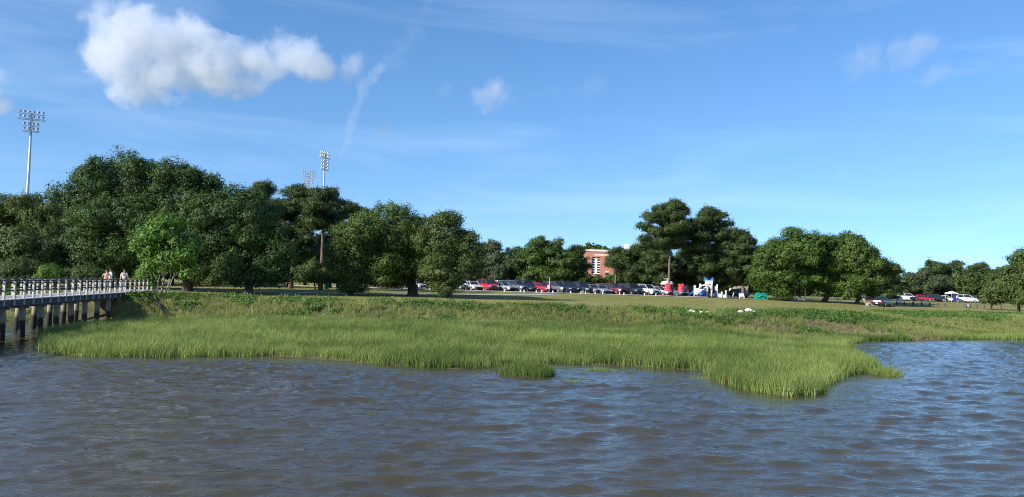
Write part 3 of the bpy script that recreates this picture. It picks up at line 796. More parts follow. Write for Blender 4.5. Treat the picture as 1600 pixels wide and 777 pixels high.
for i, (kind, px, D, s, lb) in enumerate((
    ('oak', 110, 98, 0.95, 'backdrop tree low between the long shrub and the giant oak'), ('oak', 185, 96, 0.85, 'backdrop tree low behind the people on the boardwalk'), ('oak', 268, 100, 0.8, 'backdrop tree low behind the young tree stems'), ('oak', 335, 104, 0.85, 'backdrop tree low right of the sloping oak trunk'), ('oak', 450, 112, 0.8, 'backdrop tree low behind the left pine trunk'),
    ('oak', 515, 116, 0.95, 'backdrop tree low right of the bare trunked pine'), ('oak', 385, 110, 0.9, 'backdrop tree low behind the sweeping branches'),
    ('oak', -40, 118, 1.25, 'backdrop tree behind the leftmost olive tree'), ('oak', 60, 122, 1.3, 'backdrop tree behind the pale leaved low tree'),
    ('oak', 150, 116, 1.2, 'backdrop tree seen under the left side of the giant oak'), ('oak', 225, 112, 1.2, 'backdrop tree behind the bright green young tree'),
    ('oak', 300, 122, 1.15, 'backdrop tree seen under the sloping dark oak'), ('oak', 360, 126, 1.1, 'backdrop tree behind the branches sweeping to the lawn'),
    ('oak', 425, 128, 1.05, 'backdrop tree left of the pine trunks'), ('oak', 476, 136, 0.95, 'backdrop tree between the two middle pine trunks'),
    ('oak', 528, 132, 1.0, 'backdrop tree behind the green bin'), ('oak', 590, 158, 1.05, 'backdrop tree behind the left half of the domed oak'),
    ('oak', 640, 160, 1.0, 'backdrop tree behind the thick oak trunk'), ('oak', 705, 158, 1.0, 'backdrop tree behind the low skirted oak'),
    ('oak', 905, 172, 0.62, 'backdrop tree below the left corner of the brick building'), ('oak', 978, 168, 0.7, 'backdrop tree below the right half of the brick building'),
    ('oak', 1020, 172, 0.9, 'backdrop tree left of the white domed roof'), ('oak', 1062, 170, 0.85, 'backdrop tree between the two red climbers'),
    ('oak', 1105, 172, 0.85, 'backdrop tree behind the play tower'), ('oak', 1150, 165, 0.8, 'backdrop tree right of the play tower'),
    ('oak', 1190, 168, 0.95, 'backdrop tree behind the teal slide'), ('oak', 1250, 165, 1.0, 'backdrop tree behind the leftmost of the right oaks'),
    ('oak', 1320, 170, 1.0, 'backdrop tree behind the tallest of the right oaks'), ('oak', 1385, 185, 0.75, 'backdrop tree behind the dark parked car'),
    ('oak', 1418, 225, 0.9, 'backdrop tree behind the lamp post'), ('oak', 1478, 228, 0.85, 'backdrop tree between umbrella pine and knobbly pine'),
    ('oak', 1552, 222, 0.95, 'backdrop tree right of the rounded canopy tree'), ('oak', 1590, 218, 1.0, 'backdrop tree behind the right edge tree'),
    ('oak', 1640, 200, 1.2, 'backdrop tree just past the right picture edge'),
    ('pine', 585, 150, 0.95, 'backdrop pine behind the domed oak crown'), ('pine', 735, 165, 0.85, 'backdrop pine behind the low skirted oak top'),
    ('pine', 880, 170, 0.8, 'backdrop pine behind the largest rounded tree'), ('pine', 1180, 160, 0.85, 'backdrop pine left of the right oaks'))):
    bg_tree(kind, px, D, s, lb, rb.uniform(0, 6.28))

# ---- shrubs by the boardwalk
def shrub(label, D, lobes, leaf='shrubleaf', seed=1, group='shrubs', **kw):
    rs = np.random.RandomState(seed); px = lobes[0][0]
    base = on_ground(px, D); k = D / F; ells = []
    for (x, y, rx, ry) in lobes:
        c = at(x, y, D) - base; c.y += rs.uniform(-0.3, 0.3) * rx * k
        ells.append((tuple(c), (rx * k, rx * k * 0.9, ry * k)))
    V, Q, T, P = foliage(ells, rs, 0.34, 20, 0.22, 0.10, tr=0.26, lump=0.12, under=-0.9)
    wood = MB()
    for _ in range(6):
        c = ells[rs.randint(len(ells))][0]; e = Vector(c) + Vector((rs.normal(0, .3), rs.normal(0, .3), 0.2))
        wood.tube([(rs.normal(0, .2), rs.normal(0, .2), -0.1), Vector(e) * 0.55, e], [0.05, 0.035, 0.012], 5)
    root = empty('shrub', base, 0, label, 'shrub', group)
    link('foliage', np_mesh('foliage', V, Q, T, False, M[leaf]), None, root); wood.build('stem', M['bark'], root)
    return root
shrub('wide rounded shrub behind the boardwalk rail at the left edge', 74, [(35, 420, 30, 16), (12, 424, 22, 14), (55, 426, 18, 12), (30, 440, 40, 14)], seed=81)
shrub('small feathery shrub next to the wide shrub at the left edge', 73, [(78, 424, 16, 12), (88, 430, 12, 9), (72, 438, 20, 10)], seed=82, leaf='young')
shrub('long light green shrub behind the middle of the boardwalk rail', 74, [(140, 427, 24, 11), (118, 429, 17, 9), (160, 430, 17, 8), (138, 440, 38, 11)], seed=83)
shrub('small bright shrub at the foot of the young tree', 71, [(230, 427, 13, 12), (222, 436, 11, 10), (240, 438, 12, 12)], seed=84, leaf='young')
# ================================================================== marsh and bank plants (uncountable)
def proto_obj(name, V, Q, mat):
    o = bpy.data.objects.new(name, np_mesh(name, V, Q, None, False, mat))
    return o                                   # not linked: only used as an instance source
def blade_tuft(name, seed, n, rad, h, w, mat, lean=0.25, wind=0.12, segs=3):
    rs = np.random.RandomState(seed); VV = []; QQ = []
    for i in range(n):
        a_ = rs.rand() * 6.283; r = rad * math.sqrt(rs.rand()); hh = h * rs.uniform(0.55, 1.1); ww = w * rs.uniform(0.7, 1.3)
        b0 = np.array([math.cos(a_) * r, math.sin(a_) * r, -0.05]); d = rs.rand() * 6.283
        l = np.array([math.cos(d), math.sin(d), 0]) * lean * rs.uniform(0.2, 1.3) + np.array([wind, 0, 0])
        f = rs.rand() * 6.283; sidev = np.array([math.cos(f), math.sin(f), 0])
        base = len(VV)
        for s in range(segs + 1):
            t = s / segs
            c = b0 + np.array([0, 0, hh * (t - 0.12 * t * t)]) + l * hh * t * t
            k = ww / 2 * (1 - t) ** 0.7 if s < segs else ww * 0.06
            VV += [c - sidev * k, c + sidev * k]
        for s in range(segs):
            q = base + 2 * s
            QQ.append((q, q + 1, q + 3, q + 2))
    return proto_obj(name, np.array(VV), np.array(QQ), mat)
def leaf_tuft(name, seed, n, rad, h, ln, wd, mat):
    rs = np.random.RandomState(seed)
    P = unit(rs.normal(size=(n, 3))); P[:, 2] = np.abs(P[:, 2])
    C = P * np.array([rad, rad, h]) * rs.uniform(0.45, 1.0, n)[:, None]
    Nn = unit(P * 0.6 + rs.normal(size=(n, 3)) * 0.5 + np.array([0, 0, 0.3]))
    V, Q = leaf_quads(C, Nn, ln, wd, rs)
    return proto_obj(name, V, Q, mat)
def scatter(name, pts, scl, tint, idx, protos, label, cat, rs):
    n = len(pts)
    me = bpy.data.meshes.new(name)
    me.vertices.add(n); me.vertices.foreach_set('co', np.ascontiguousarray(pts, np.float32).ravel())
    def attr(nm, ty, key, val):
        a_ = me.attributes.new(nm, ty, 'POINT'); a_.data.foreach_set(key, val)
    rot = np.zeros((n, 3), np.float32); rot[:, 2] = rs.uniform(-3.14, 3.14, n); rot[:, :2] = rs.normal(0, 0.10, (n, 2))
    attr('rot', 'FLOAT_VECTOR', 'vector', rot.ravel()); attr('scl', 'FLOAT', 'value', scl.astype(np.float32))
    attr('tint', 'FLOAT', 'value', tint.astype(np.float32)); attr('idx', 'INT', 'value', idx.astype(np.int32))
    o = bpy.data.objects.new(name, me); COL.objects.link(o)
    ng = bpy.data.node_groups.new(name, 'GeometryNodeTree')
    ng.interface.new_socket('Geometry', in_out='INPUT', socket_type='NodeSocketGeometry')
    ng.interface.new_socket('Geometry', in_out='OUTPUT', socket_type='NodeSocketGeometry')
    nn, ll = ng.nodes, ng.links
    gi = nn.new('NodeGroupInput'); go = nn.new('NodeGroupOutput')
    jo = nn.new('GeometryNodeJoinGeometry')
    for p_ in protos[::-1]:                   # a join lists its newest link first
        oi = nn.new('GeometryNodeObjectInfo'); oi.inputs['Object'].default_value = p_; oi.inputs['As Instance'].default_value = True
        ll.new(oi.outputs['Geometry'], jo.inputs['Geometry'])
    ip = nn.new('GeometryNodeInstanceOnPoints'); ip.inputs['Pick Instance'].default_value = True
    def na(nm, ty):
        k = nn.new('GeometryNodeInputNamedAttribute'); k.data_type = ty; k.inputs['Name'].default_value = nm
        return k.outputs['Attribute']
    er = nn.new('FunctionNodeEulerToRotation'); ll.new(na('rot', 'FLOAT_VECTOR'), er.inputs['Euler'])
    ll.new(gi.outputs[0], ip.inputs['Points']); ll.new(jo.outputs['Geometry'], ip.inputs['Instance'])
    ll.new(na('idx', 'INT'), ip.inputs['Instance Index']); ll.new(er.outputs['Rotation'], ip.inputs['Rotation'])
    ll.new(na('scl', 'FLOAT'), ip.inputs['Scale']); ll.new(ip.outputs['Instances'], go.inputs[0])
    md = o.modifiers.new('scatter', 'NODES'); md.node_group = ng
    return tag(o, label, cat, kind='stuff')

rs = np.random.RandomState(101)
TU = [blade_tuft('cordgrass_tuft', 200 + i, 50, 0.36, 0.60, 0.0155, M['marsh'], 0.36, 0.0) for i in range(5)]
DT = [blade_tuft('dead_tuft', 220 + i, 30, 0.34, 0.62, 0.018, M['straw'], 0.45, 0.0) for i in range(2)]
def sample(n, x0, x1, y0, y1):
    return rs.uniform(x0, x1, n), rs.uniform(y0, y1, n)
def in_view(x, y, m=4.0):
    return np.abs(x) < y * 0.66 + m
# cordgrass on the low marsh, thickest towards the water
x, y = sample(150000, -45, 85, 27, 112)
sd = marsh_sd(x, y); B = bank(x); foot = np.interp(x, [-30, 5, 31, 60], [3.0, 5.2, 11.0, 17.0])
edge_n = vnoise(x, y, 3.0, 3)
gap = B - foot + 1.6 * (vnoise(x, y, 3.5, 2) - 0.5) - y
dens = np.where(sd < 1.2, 1.0, np.interp(y, [30, 45, 60, 100], [0.95, 0.72, 0.5, 0.35]))
keep = (sd > 0.9 * (edge_n - 0.52)) & (gap > 0) & in_view(x, y, 6) & (rs.rand(len(x)) < dens)
# thin out on the mud under the boardwalk
pier_c = -26.07 - 0.1643 * (y - 42)
keep &= ~((x < pier_c + 0.5) & (y < 62))
x, y, sd, gap = x[keep], y[keep], sd[keep], gap[keep]
z = gz(x, y)
hn = vnoise(x + 50, y, 6.0, 3)
sc_ = (0.58 + 0.8 * hn) * np.where(sd < 2.5, 1.05, 0.9) * rs.uniform(0.85, 1.15, len(x))
sc_ *= 0.72 + 0.28 * sstep(0, 6, gap)
tn = 0.44 + 1.1 * (vnoise(x, y * 1.6 + 200, 5.5, 3) - 0.5) + 0.9 * (vnoise(x + 60, y * 1.5, 1.6, 2) - 0.5) * 0.6 + rs.normal(0, 0.16, len(x)) + 0.10 * (sd < 2)
rush = sstep(0.42, 0.60, vnoise(x * 0.6 + 400, y, 4.0, 3)) * sstep(-4, 10, x) * (1 - sstep(5, 11, gap))        # darker needle rush on the high marsh
tn = tn - 0.38 * rush; sc_ = sc_ * (1 + 0.25 * rush)
dead = (rs.rand(len(x)) < 0.04) | ((rs.rand(len(x)) < 0.6) & (vnoise(x * 0.5 + 77, y + 31, 4.5, 3) > 0.63) & (gap < 6)) | ((gap < 1.0) & (rs.rand(len(x)) < 0.45))
sc_ = np.where(dead, sc_ * 0.85, sc_)
scatter('marsh_grass', np.stack([x, y, np.maximum(z, -0.05)], 1), sc_, np.clip(tn, 0, 1), np.where(dead, rs.randint(5, 7, len(x)), rs.randint(0, 5, len(x))), TU + DT, 'bright green cordgrass filling the marsh along the river', 'marsh grass', rs)
# the little clumps standing in the water off the marsh
def clump(label, cx, cy, rx, ry, n, s0, s1, tint):
    a_ = rs.rand(n) * 6.283; r = np.sqrt(rs.rand(n))
    c = np.array([gp_water(cx, cy).x, gp_water(cx, cy).y])
    x, y = c[0] + np.cos(a_) * r * rx, c[1] + np.sin(a_) * r * ry
    scatter('grass_clump', np.stack([x, y, np.full(n, -0.06)], 1), rs.uniform(s0, s1, n) * (1.15 - 0.45 * r), np.clip(rs.normal(tint, 0.1, n), 0, 1), rs.randint(0, 5, n), TU, label, 'grass clump', rs)
def gp_water(px, py):
    d = ray(px, py); t = -EYE / d.z
    return Vector((d.x * t, d.y * t, 0))
clump('dark rounded clump of grass in the water before the marsh middle', 824, 585, 1.0, 0.85, 150, 1.0, 1.35, 0.2)
clump('thin sunken patch of grass right of the dark clump', 905, 597, 1.1, 0.35, 22, 0.25, 0.42, 0.5)
clump('sparse grass fringe behind the sunken patch', 940, 580, 0.7, 0.5, 26, 0.35, 0.65, 0.45)
clump('small round grass clump off the marsh point on the right', 1385, 586, 0.6, 0.5, 60, 0.7, 1.0, 0.6)
clump('grass neck joining the marsh point to the small round clump', 1345, 583, 1.0, 0.4, 70, 0.5, 0.75, 0.6)
clump('sparse drowned grass left of the marsh point', 1102, 592, 0.6, 0.4, 16, 0.25, 0.45, 0.5)

# weeds on the bank: straw coloured grass, green herbs, dry tufts
WT = [blade_tuft('bank_grass_tuft', 230 + i, 34, 0.28, 0.55, 0.026, M['weed'], 0.4, 0.05) for i in range(3)]
HT = [leaf_tuft('bank_herb_tuft', 240 + i, 46, 0.34, 0.42, 0.16, 0.085, M['herb']) for i in range(3)]
ST = [blade_tuft('straw_tuft', 250 + i, 30, 0.3, 0.5, 0.024, M['straw'], 0.5, 0.05) for i in range(2)]
x, y = sample(170000, -75, 95, 50, 122)
B = bank(x); t = y - B
foot = np.interp(x, [-30, 5, 31, 60], [3.6, 6.0, 12.5, 19.0])
top = np.interp(x, [-30, 5, 31, 60], [0.8, 0.8, 1.2, 2.0]) + 1.6 * (vnoise(x, y, 3.0, 2) - 0.5)
dens = np.interp(y, [55, 70, 110], [0.75, 0.8, 0.6])
keep = (t > -foot + 1.2 * (vnoise(x + 9, y, 2.5, 2) - 0.5)) & (t < top) & in_view(x, y, 8) & (rs.rand(len(x)) < dens)
keep &= ~((np.abs(x - (-26.07 - 0.1643 * (y - 42)) + 1.2) < 1.6))
x, y, t, foot = x[keep], y[keep], t[keep], foot[keep]
z = gz(x, y); u = np.clip(1 + t / foot, 0, 1)              # 0 at the foot, 1 at the top
hn = vnoise(x * 0.8 + 31, y, 3.2, 3); dn = vnoise(x + 71, y * 1.4, 5.0, 3)
herb = (hn + 0.24 * sstep(0.4, 1.0, u) + 0.09 * ((x > 4) & (u > 0.55)) > 0.64)
straw = ~herb & ((dn - 0.20 * u + 0.12 * ((x > 3) & (x < 34)) > 0.60) | (rs.rand(len(x)) < 0.06))
idx = np.where(herb, rs.randint(3, 6, len(x)), np.where(straw, rs.randint(6, 8, len(x)), rs.randint(0, 3, len(x))))
sc_ = np.where(herb, rs.uniform(0.7, 1.35, len(x)) * (0.6 + 0.8 * hn), np.where(straw, rs.uniform(0.45, 0.8, len(x)), rs.uniform(0.75, 1.25, len(x))))
sc_ *= np.where((u > 0.93) & ~herb, 0.55, 1.0) * np.interp(x, [-30, 5, 20, 60], [1.0, 0.85, 0.8, 0.85])
tn = np.clip(0.42 + 0.9 * (vnoise(x + 13, y, 4.0, 3) - 0.5) + rs.normal(0, 0.12, len(x)), 0, 1)
scatter('bank_weeds', np.stack([x, y, z], 1), sc_, tn, idx, WT + HT + ST, 'tangle of weeds and herbs along the top of the bank', 'weeds', rs)
# mown lawn: short tufts where the lawn meets the bank and beyond
LT = [blade_tuft('lawn_tuft', 260 + i, 16, 0.3, 0.11, 0.03, M['weed'], 0.5, 0.0, 2) for i in range(2)]
x, y = sample(60000, -60, 100, 60, 135)
keep = (y - bank(x) > 0.3) & in_view(x, y, 4) & (rs.rand(len(x)) < np.interp(y, [60, 80, 135], [1, 0.6, 0.22]))
x, y = x[keep], y[keep]
scatter('lawn_grass', np.stack([x, y, gz(x, y)], 1), rs.uniform(0.6, 1.2, len(x)), np.clip(rs.normal(0.35, 0.2, len(x)), 0, 1), rs.randint(0, 2, len(x)), LT, 'short mown lawn grass under the park trees', 'lawn grass', rs)

# far-off wood closing the view beyond the park
rs = np.random.RandomState(301)
far = []
for px in np.arange(-260, 1900, 26):
    D_ = 300 + rs.uniform(-25, 40)
    x_ = (px - 800) / F * D_; h_ = rs.uniform(5.0, 8.5)
    z_ = gzf(x_, D_)
    if 905 < px < 1000: h_ *= 0.6
    far.append(((x_, D_, z_ + h_ * 0.48), (rs.uniform(4.5, 7), 5, h_ * 0.55)))
    far.append(((x_ + rs.uniform(-3, 3), D_ + 3, z_ + 1.4), (5, 4, 2.6)))
V, Q, T, P = foliage(far, rs, 1.9, 13, 1.1, 0.75, tr=1.1, under=-0.9, inner=0.3)
tag(link('far_wood', np_mesh('far_wood', V, Q, T, False, M['oak_deep'])), 'far off dark wood along the horizon behind the park', 'wood', kind='stuff')
# ================================================================== boardwalk
PD = Vector((-0.1643, 1, 0)).normalized(); PN = Vector((-PD.y, PD.x, 0))       # along the walk, and away from the camera side (left)
def deck_z(Y): return 2.12 + 0.18 * min(1, max(0, (Y - 42) / 30))
def pier_pt(Y, off=0.0, z=0.0):
    p_ = Vector((-26.07 - 0.1643 * (Y - 42), Y, 0)) + PN * off
    p_.z = deck_z(Y) + z
    return p_
bw = empty('boardwalk', (pier_pt(50).x, 50, 0), 0, 'long raised wooden boardwalk with white rail posts running to the shore', 'boardwalk')
BO = Vector(bw.location)
Y0, Y1 = 27.6, 72.2
def part(mb, name, mat, smooth=False):
    o = mb.build(name, mat, bw, smooth); return o
pl = MB(); yy = Y0
rs = np.random.RandomState(7)
while yy < Y1:
    a_ = pier_pt(yy + 0.07, -0.12 + rs.uniform(-0.03, 0.03), -0.02 + rs.uniform(-.004, .004)) - BO; b_ = pier_pt(yy + 0.07, 2.52 + rs.uniform(-0.03, 0.03), -0.02) - BO
    pl.beam(a_, b_, 0.137, 0.045); yy += 0.148
o = part(pl, 'deck_planks', M['deck']); o['kind'] = 'stuff'
for off in (0.0, 1.2, 2.4):
    mb = MB()
    for a_, b_ in ((Y0, 42.0), (42.003, 57), (57.003, Y1)):
        mb.beam(pier_pt(a_, off, -0.215) - BO, pier_pt(b_, off, -0.215) - BO, 0.09, 0.33)
    part(mb, 'side_beam', M['dark_wood'])
pile_y = [43 + 2.43 * i for i in range(-6, 12)]
PILE = {}
for i, Y in enumerate(pile_y):
    for off in (0.12, 2.28):
        p_ = pier_pt(Y, off) - BO
        zt = deck_z(Y) - 0.40
        gz_ = -0.9
        mb = MB(); rr = 0.165
        mb.tube([(p_.x, p_.y, gz_), (p_.x, p_.y, 0.85 + rs.uniform(-.1, .1)), (p_.x + rs.normal(0, .02), p_.y, zt)], [rr * 1.06, rr * 1.03, rr], 12)
        pile = part(mb, 'pile', M['pile'], True)
    mb = MB(); mb.beam(pier_pt(Y, -0.18, -0.46) - BO, pier_pt(Y, 2.58, -0.46) - BO, 0.2, 0.15)
    part(mb, 'cross_beam', M['dark_wood'])
RH = 0.97
post_me = MB().box((0, 0, 0.0), (0.10, 0.095, RH + 0.34)).mesh('rail_post', M['white_wood'])
Y = 28.0
while Y < Y1 - 0.1:
    for off in (-0.075, 2.475):
        p_ = pier_pt(Y, off) - BO
        o = link('rail_post', post_me, None, bw, (p_.x, p_.y, deck_z(Y) - 0.30 + (RH + 0.34) / 2 - 0.04))
        o.rotation_euler = (0, 0, rs.normal(0, 0.03))
    Y += 1.215
for off, sgn in ((-0.075, 1), (2.475, -1)):
    for nm, z, h, w in (('top_rail', RH + 0.022, 0.04, 0.15), ('upper_rail', RH - 0.11, 0.09, 0.038), ('middle_rail', 0.46, 0.09, 0.038)):
        mb = MB(); o2 = off + sgn * (0.08 if nm != 'top_rail' else 0)
        for a_, b_ in ((Y0, 42), (42.004, 57), (57.004, Y1)):
            mb.beam(pier_pt(a_, o2, z) - BO, pier_pt(b_, o2, z) - BO, w, h)
        part(mb, nm, M['rail_wood'])
# driftwood props leaning at the shore end of the walk
for i, (a_, b_, lb) in enumerate((((258, 487), (240, 462), 'dark leaning driftwood pole at the boardwalk end, left one'), ((268, 489), (255, 470), 'dark leaning driftwood pole at the boardwalk end, right one'))):
    p0 = at(a_[0], a_[1], 60.5); p1 = at(b_[0], b_[1], 63); p0.z = gzf(p0.x, p0.y) - 0.05
    c = p0.copy(); mb = MB(); mb.tube([p0 - c, (p0 - c).lerp(p1 - c, 0.5) + Vector((0.05, 0, 0.06)), p1 - c], [0.09, 0.075, 0.05], 8)
    tag(mb.build('driftwood_pole', M['log'], None, True, c), lb, 'driftwood')

# ================================================================== people
def skinned(name, joints, edges, radii, mat, parent, sub=2):
    me = bpy.data.meshes.new(name); me.from_pydata([tuple(j) for j in joints], edges, []); me.materials.append(mat)
    o = bpy.data.objects.new(name, me); COL.objects.link(o); o.parent = parent
    md = o.modifiers.new('skin', 'SKIN'); md.use_smooth_shade = True
    for i, r in enumerate(radii):
        v = me.skin_vertices[0].data[i]; v.radius = (r, r) if not isinstance(r, tuple) else r; v.use_root = (i == 0)
    s = o.modifiers.new('smooth', 'SUBSURF'); s.levels = sub; s.render_levels = sub
    return o
def person(label, loc, rz, pose, shirt, trousers, hair='hair', bare=False):
    """pose: dict of joints in metres, x right, -y forward"""
    r = empty('person', loc, rz, label, 'person')
    J = dict(pelvis=(0, 0, .95), waist=(0, 0, 1.10), chest=(0, 0, 1.32), neck=(0, 0.01, 1.49), head0=(0, -.01, 1.56), head1=(0, -.02, 1.66), crown=(0, -.01, 1.73),
             shL=(-.18, 0, 1.42), elL=(-.24, .03, 1.15), wrL=(-.25, -.06, .91), haL=(-.25, -.09, .82), shR=(.18, 0, 1.42), elR=(.24, .03, 1.15), wrR=(.25, -.06, .91), haR=(.25, -.09, .82),
             hiL=(-.09, 0, .90), knL=(-.11, -.02, .50), anL=(-.11, .03, .09), toL=(-.12, -.13, .04), hiR=(.09, 0, .90), knR=(.11, -.02, .50), anR=(.11, .03, .09), toR=(.12, -.13, .04))
    J.update(pose)
    E = [('pelvis', 'waist'), ('waist', 'chest'), ('chest', 'neck'), ('neck', 'head0'), ('head0', 'head1'), ('head1', 'crown')]
    for s in 'LR':
        E += [('chest', 'sh' + s), ('sh' + s, 'el' + s), ('el' + s, 'wr' + s), ('wr' + s, 'ha' + s), ('pelvis', 'hi' + s), ('hi' + s, 'kn' + s), ('kn' + s, 'an' + s), ('an' + s, 'to' + s)]
    RAD = dict(pelvis=(.155, .11), waist=(.14, .10), chest=(.16, .11), neck=.055, head0=.07, head1=.085, crown=.06, sh=.06, el=.043, wr=.03, ha=.036, hi=.09, kn=.058, an=.042, to=.035)
    def mk(name, keys, mat, grow):
        ks = list(keys); ed = [(ks.index(a_), ks.index(b_)) for a_, b_ in E if a_ in ks and b_ in ks]
        rad = []
        for k_ in ks:
            q = RAD.get(k_) or RAD[k_[:2]]
            rad.append(tuple(v + grow for v in q) if isinstance(q, tuple) else q + grow)
        return skinned(name, [J[k_] for k_ in ks], ed, rad, mat, r)
    mk('body', ['pelvis'] + [k_ for k_ in J if k_ != 'pelvis'], M['skin'], 0)
    if not bare: mk('shirt', ['chest', 'waist', 'pelvis', 'shL', 'shR', 'elL', 'elR'], M[shirt], 0.014)
    mk('trousers', ['pelvis', 'hiL', 'hiR', 'knL', 'knR'], M[trousers], 0.016)
    h1 = Vector(J['head1']); mb = MB(); n = 8
    rings = []
    for i in range(6):
        t = -0.25 + 1.25 * i / 5; z = math.sin(t * math.pi / 2) * 0.115; q = max(0.004, math.cos(t * math.pi / 2) * 0.102)
        rings.append([(h1.x + math.cos(2 * math.pi * k_ / n) * q, h1.y + 0.022 + math.sin(2 * math.pi * k_ / n) * q * 1.05, h1.z + 0.02 + z) for k_ in range(n)])
    mb.loft(rings); mb.build('hair', M[hair], r, True)
    for nm, (dx, dz), s in (('eye', (-.033, 0.0), .012), ('eye', (.033, 0.0), .012), ('mouth', (0, -.052), .016)):
        mb = MB(); mb.tube([(h1.x + dx - s, h1.y - .098, h1.z + dz), (h1.x + dx + s, h1.y - .098, h1.z + dz)], [.008, .008], 6); mb.build(nm, M['black'], r)
    mb = MB(); mb.tube([(h1.x, h1.y - .09, h1.z + .005), (h1.x, h1.y - .125, h1.z - .03)], [.01, .017], 6); mb.build('nose', M['skin'], r, True)
    return r
def on_deck(px, side):
    best = min(np.linspace(40, 72, 400), key=lambda q: abs(gx(px, q, deck_z(q) + 1) - pier_pt(q, side).x))
    return pier_pt(best, side)
person('person with bare back leaning on the boardwalk rail', on_deck(167, 0.45), math.radians(205),
       dict(chest=(0, -.10, 1.28), neck=(0, -.17, 1.44), head0=(0, -.20, 1.50), head1=(0, -.23, 1.60), crown=(0, -.22, 1.68), shL=(-.18, -.10, 1.38), elL=(-.27, -.22, 1.18), wrL=(-.2, -.42, 1.05), haL=(-.18, -.48, 1.03),
            shR=(.18, -.10, 1.38), elR=(.27, -.22, 1.18), wrR=(.2, -.42, 1.05), haR=(.18, -.48, 1.03)), 'shirt_white', 'cloth_grey', bare=True)
person('person in white shirt close beside the bare backed person on the boardwalk', on_deck(174, 1.1), math.radians(140), dict(elR=(.26, -.12, 1.2), wrR=(.18, -.3, 1.22), haR=(.16, -.36, 1.26)), 'shirt_white', 'khaki')
person('person in white further along the boardwalk, nearer the shore', on_deck(195, 0.8), math.radians(20), dict(knL=(-.11, -.12, .5), anL=(-.11, -.1, .09), toL=(-.12, -.27, .04)), 'shirt_white', 'cloth_grey')

# ================================================================== stadium light towers
def tower(label, px, D, top_py, yaw, rows_top, rows_low, w_top, w_low, lean=0.0):
    b = on_ground(px, D); H = at(px, top_py, D).z - b.z
    r = empty('light_tower', b, yaw, label, 'light tower', 'stadium light towers'); r.rotation_euler = (0, lean, yaw)
    mb = MB(); mb.tube([(0, 0, -0.3), (0, 0, H * 0.5), (0, 0, H - 0.6)], [0.36, 0.28, 0.17], 12); mb.build('pole', M['steel'], r, True)
    sm = MB()
    n = 10; rings = []
    for y_, q in ((-0.14, 0.25), (0.0, 0.22), (0.16, 0.15), (0.3, 0.08), (0.42, 0.06)):
        rings.append([(math.cos(2 * math.pi * k_ / n) * q, y_, math.sin(2 * math.pi * k_ / n) * q) for k_ in range(n)])
    sm.loft(rings); hm = sm.mesh('floodlight', M['lampcase'], True)
    lm = MB().tube([(0, -0.145, 0), (0, -0.155, 0)], [0.21, 0.21], n).mesh('lens', M['lampglass'])
    z = H - 0.4
    for rows, w, step in ((rows_top, w_top, 0.9), (rows_low, w_low, 0.9)):
        for k_, cnt in enumerate(rows):
            zb = z - k_ * step
            mb = MB(); mb.beam((-w / 2, -0.05, zb - 0.42), (w / 2, -0.05, zb - 0.42), 0.12, 0.12); mb.build('cross_arm', M['steel'], r)
            for q in range(cnt):
                x_ = -w / 2 + w * (q + 0.5) / cnt
                if abs(x_) < 0.25: x_ += 0.3
                f = link('floodlight', hm, None, r, (x_, -0.15, zb)); f.rotation_euler = (math.radians(-28), 0, 0)
                link('lens', lm, None, f)
        zb = z - (len(rows) - 0.45) * step - 0.12
        mb = MB(); mb.box((0, -0.05, zb - 0.02), (w + 0.1, 0.55, 0.06)); mb.build('service_platform', M['steel'], r)
        z -= len(rows) * step + 0.55
    return r
tower('tall floodlight tower standing free at the left edge', 36, 160, 172, math.radians(28), (6, 6), (4, 4), 4.7, 3.0, 0.0)
tower('shorter looking floodlight tower seen front on over the pines', 476, 285, 266, math.radians(8), (6, 6, 6), (4, 4), 4.6, 3.4)
tower('taller floodlight tower seen from its side over the pines', 500, 226, 236, math.radians(72), (6, 6), (4, 4, 4), 5.0, 4.0)

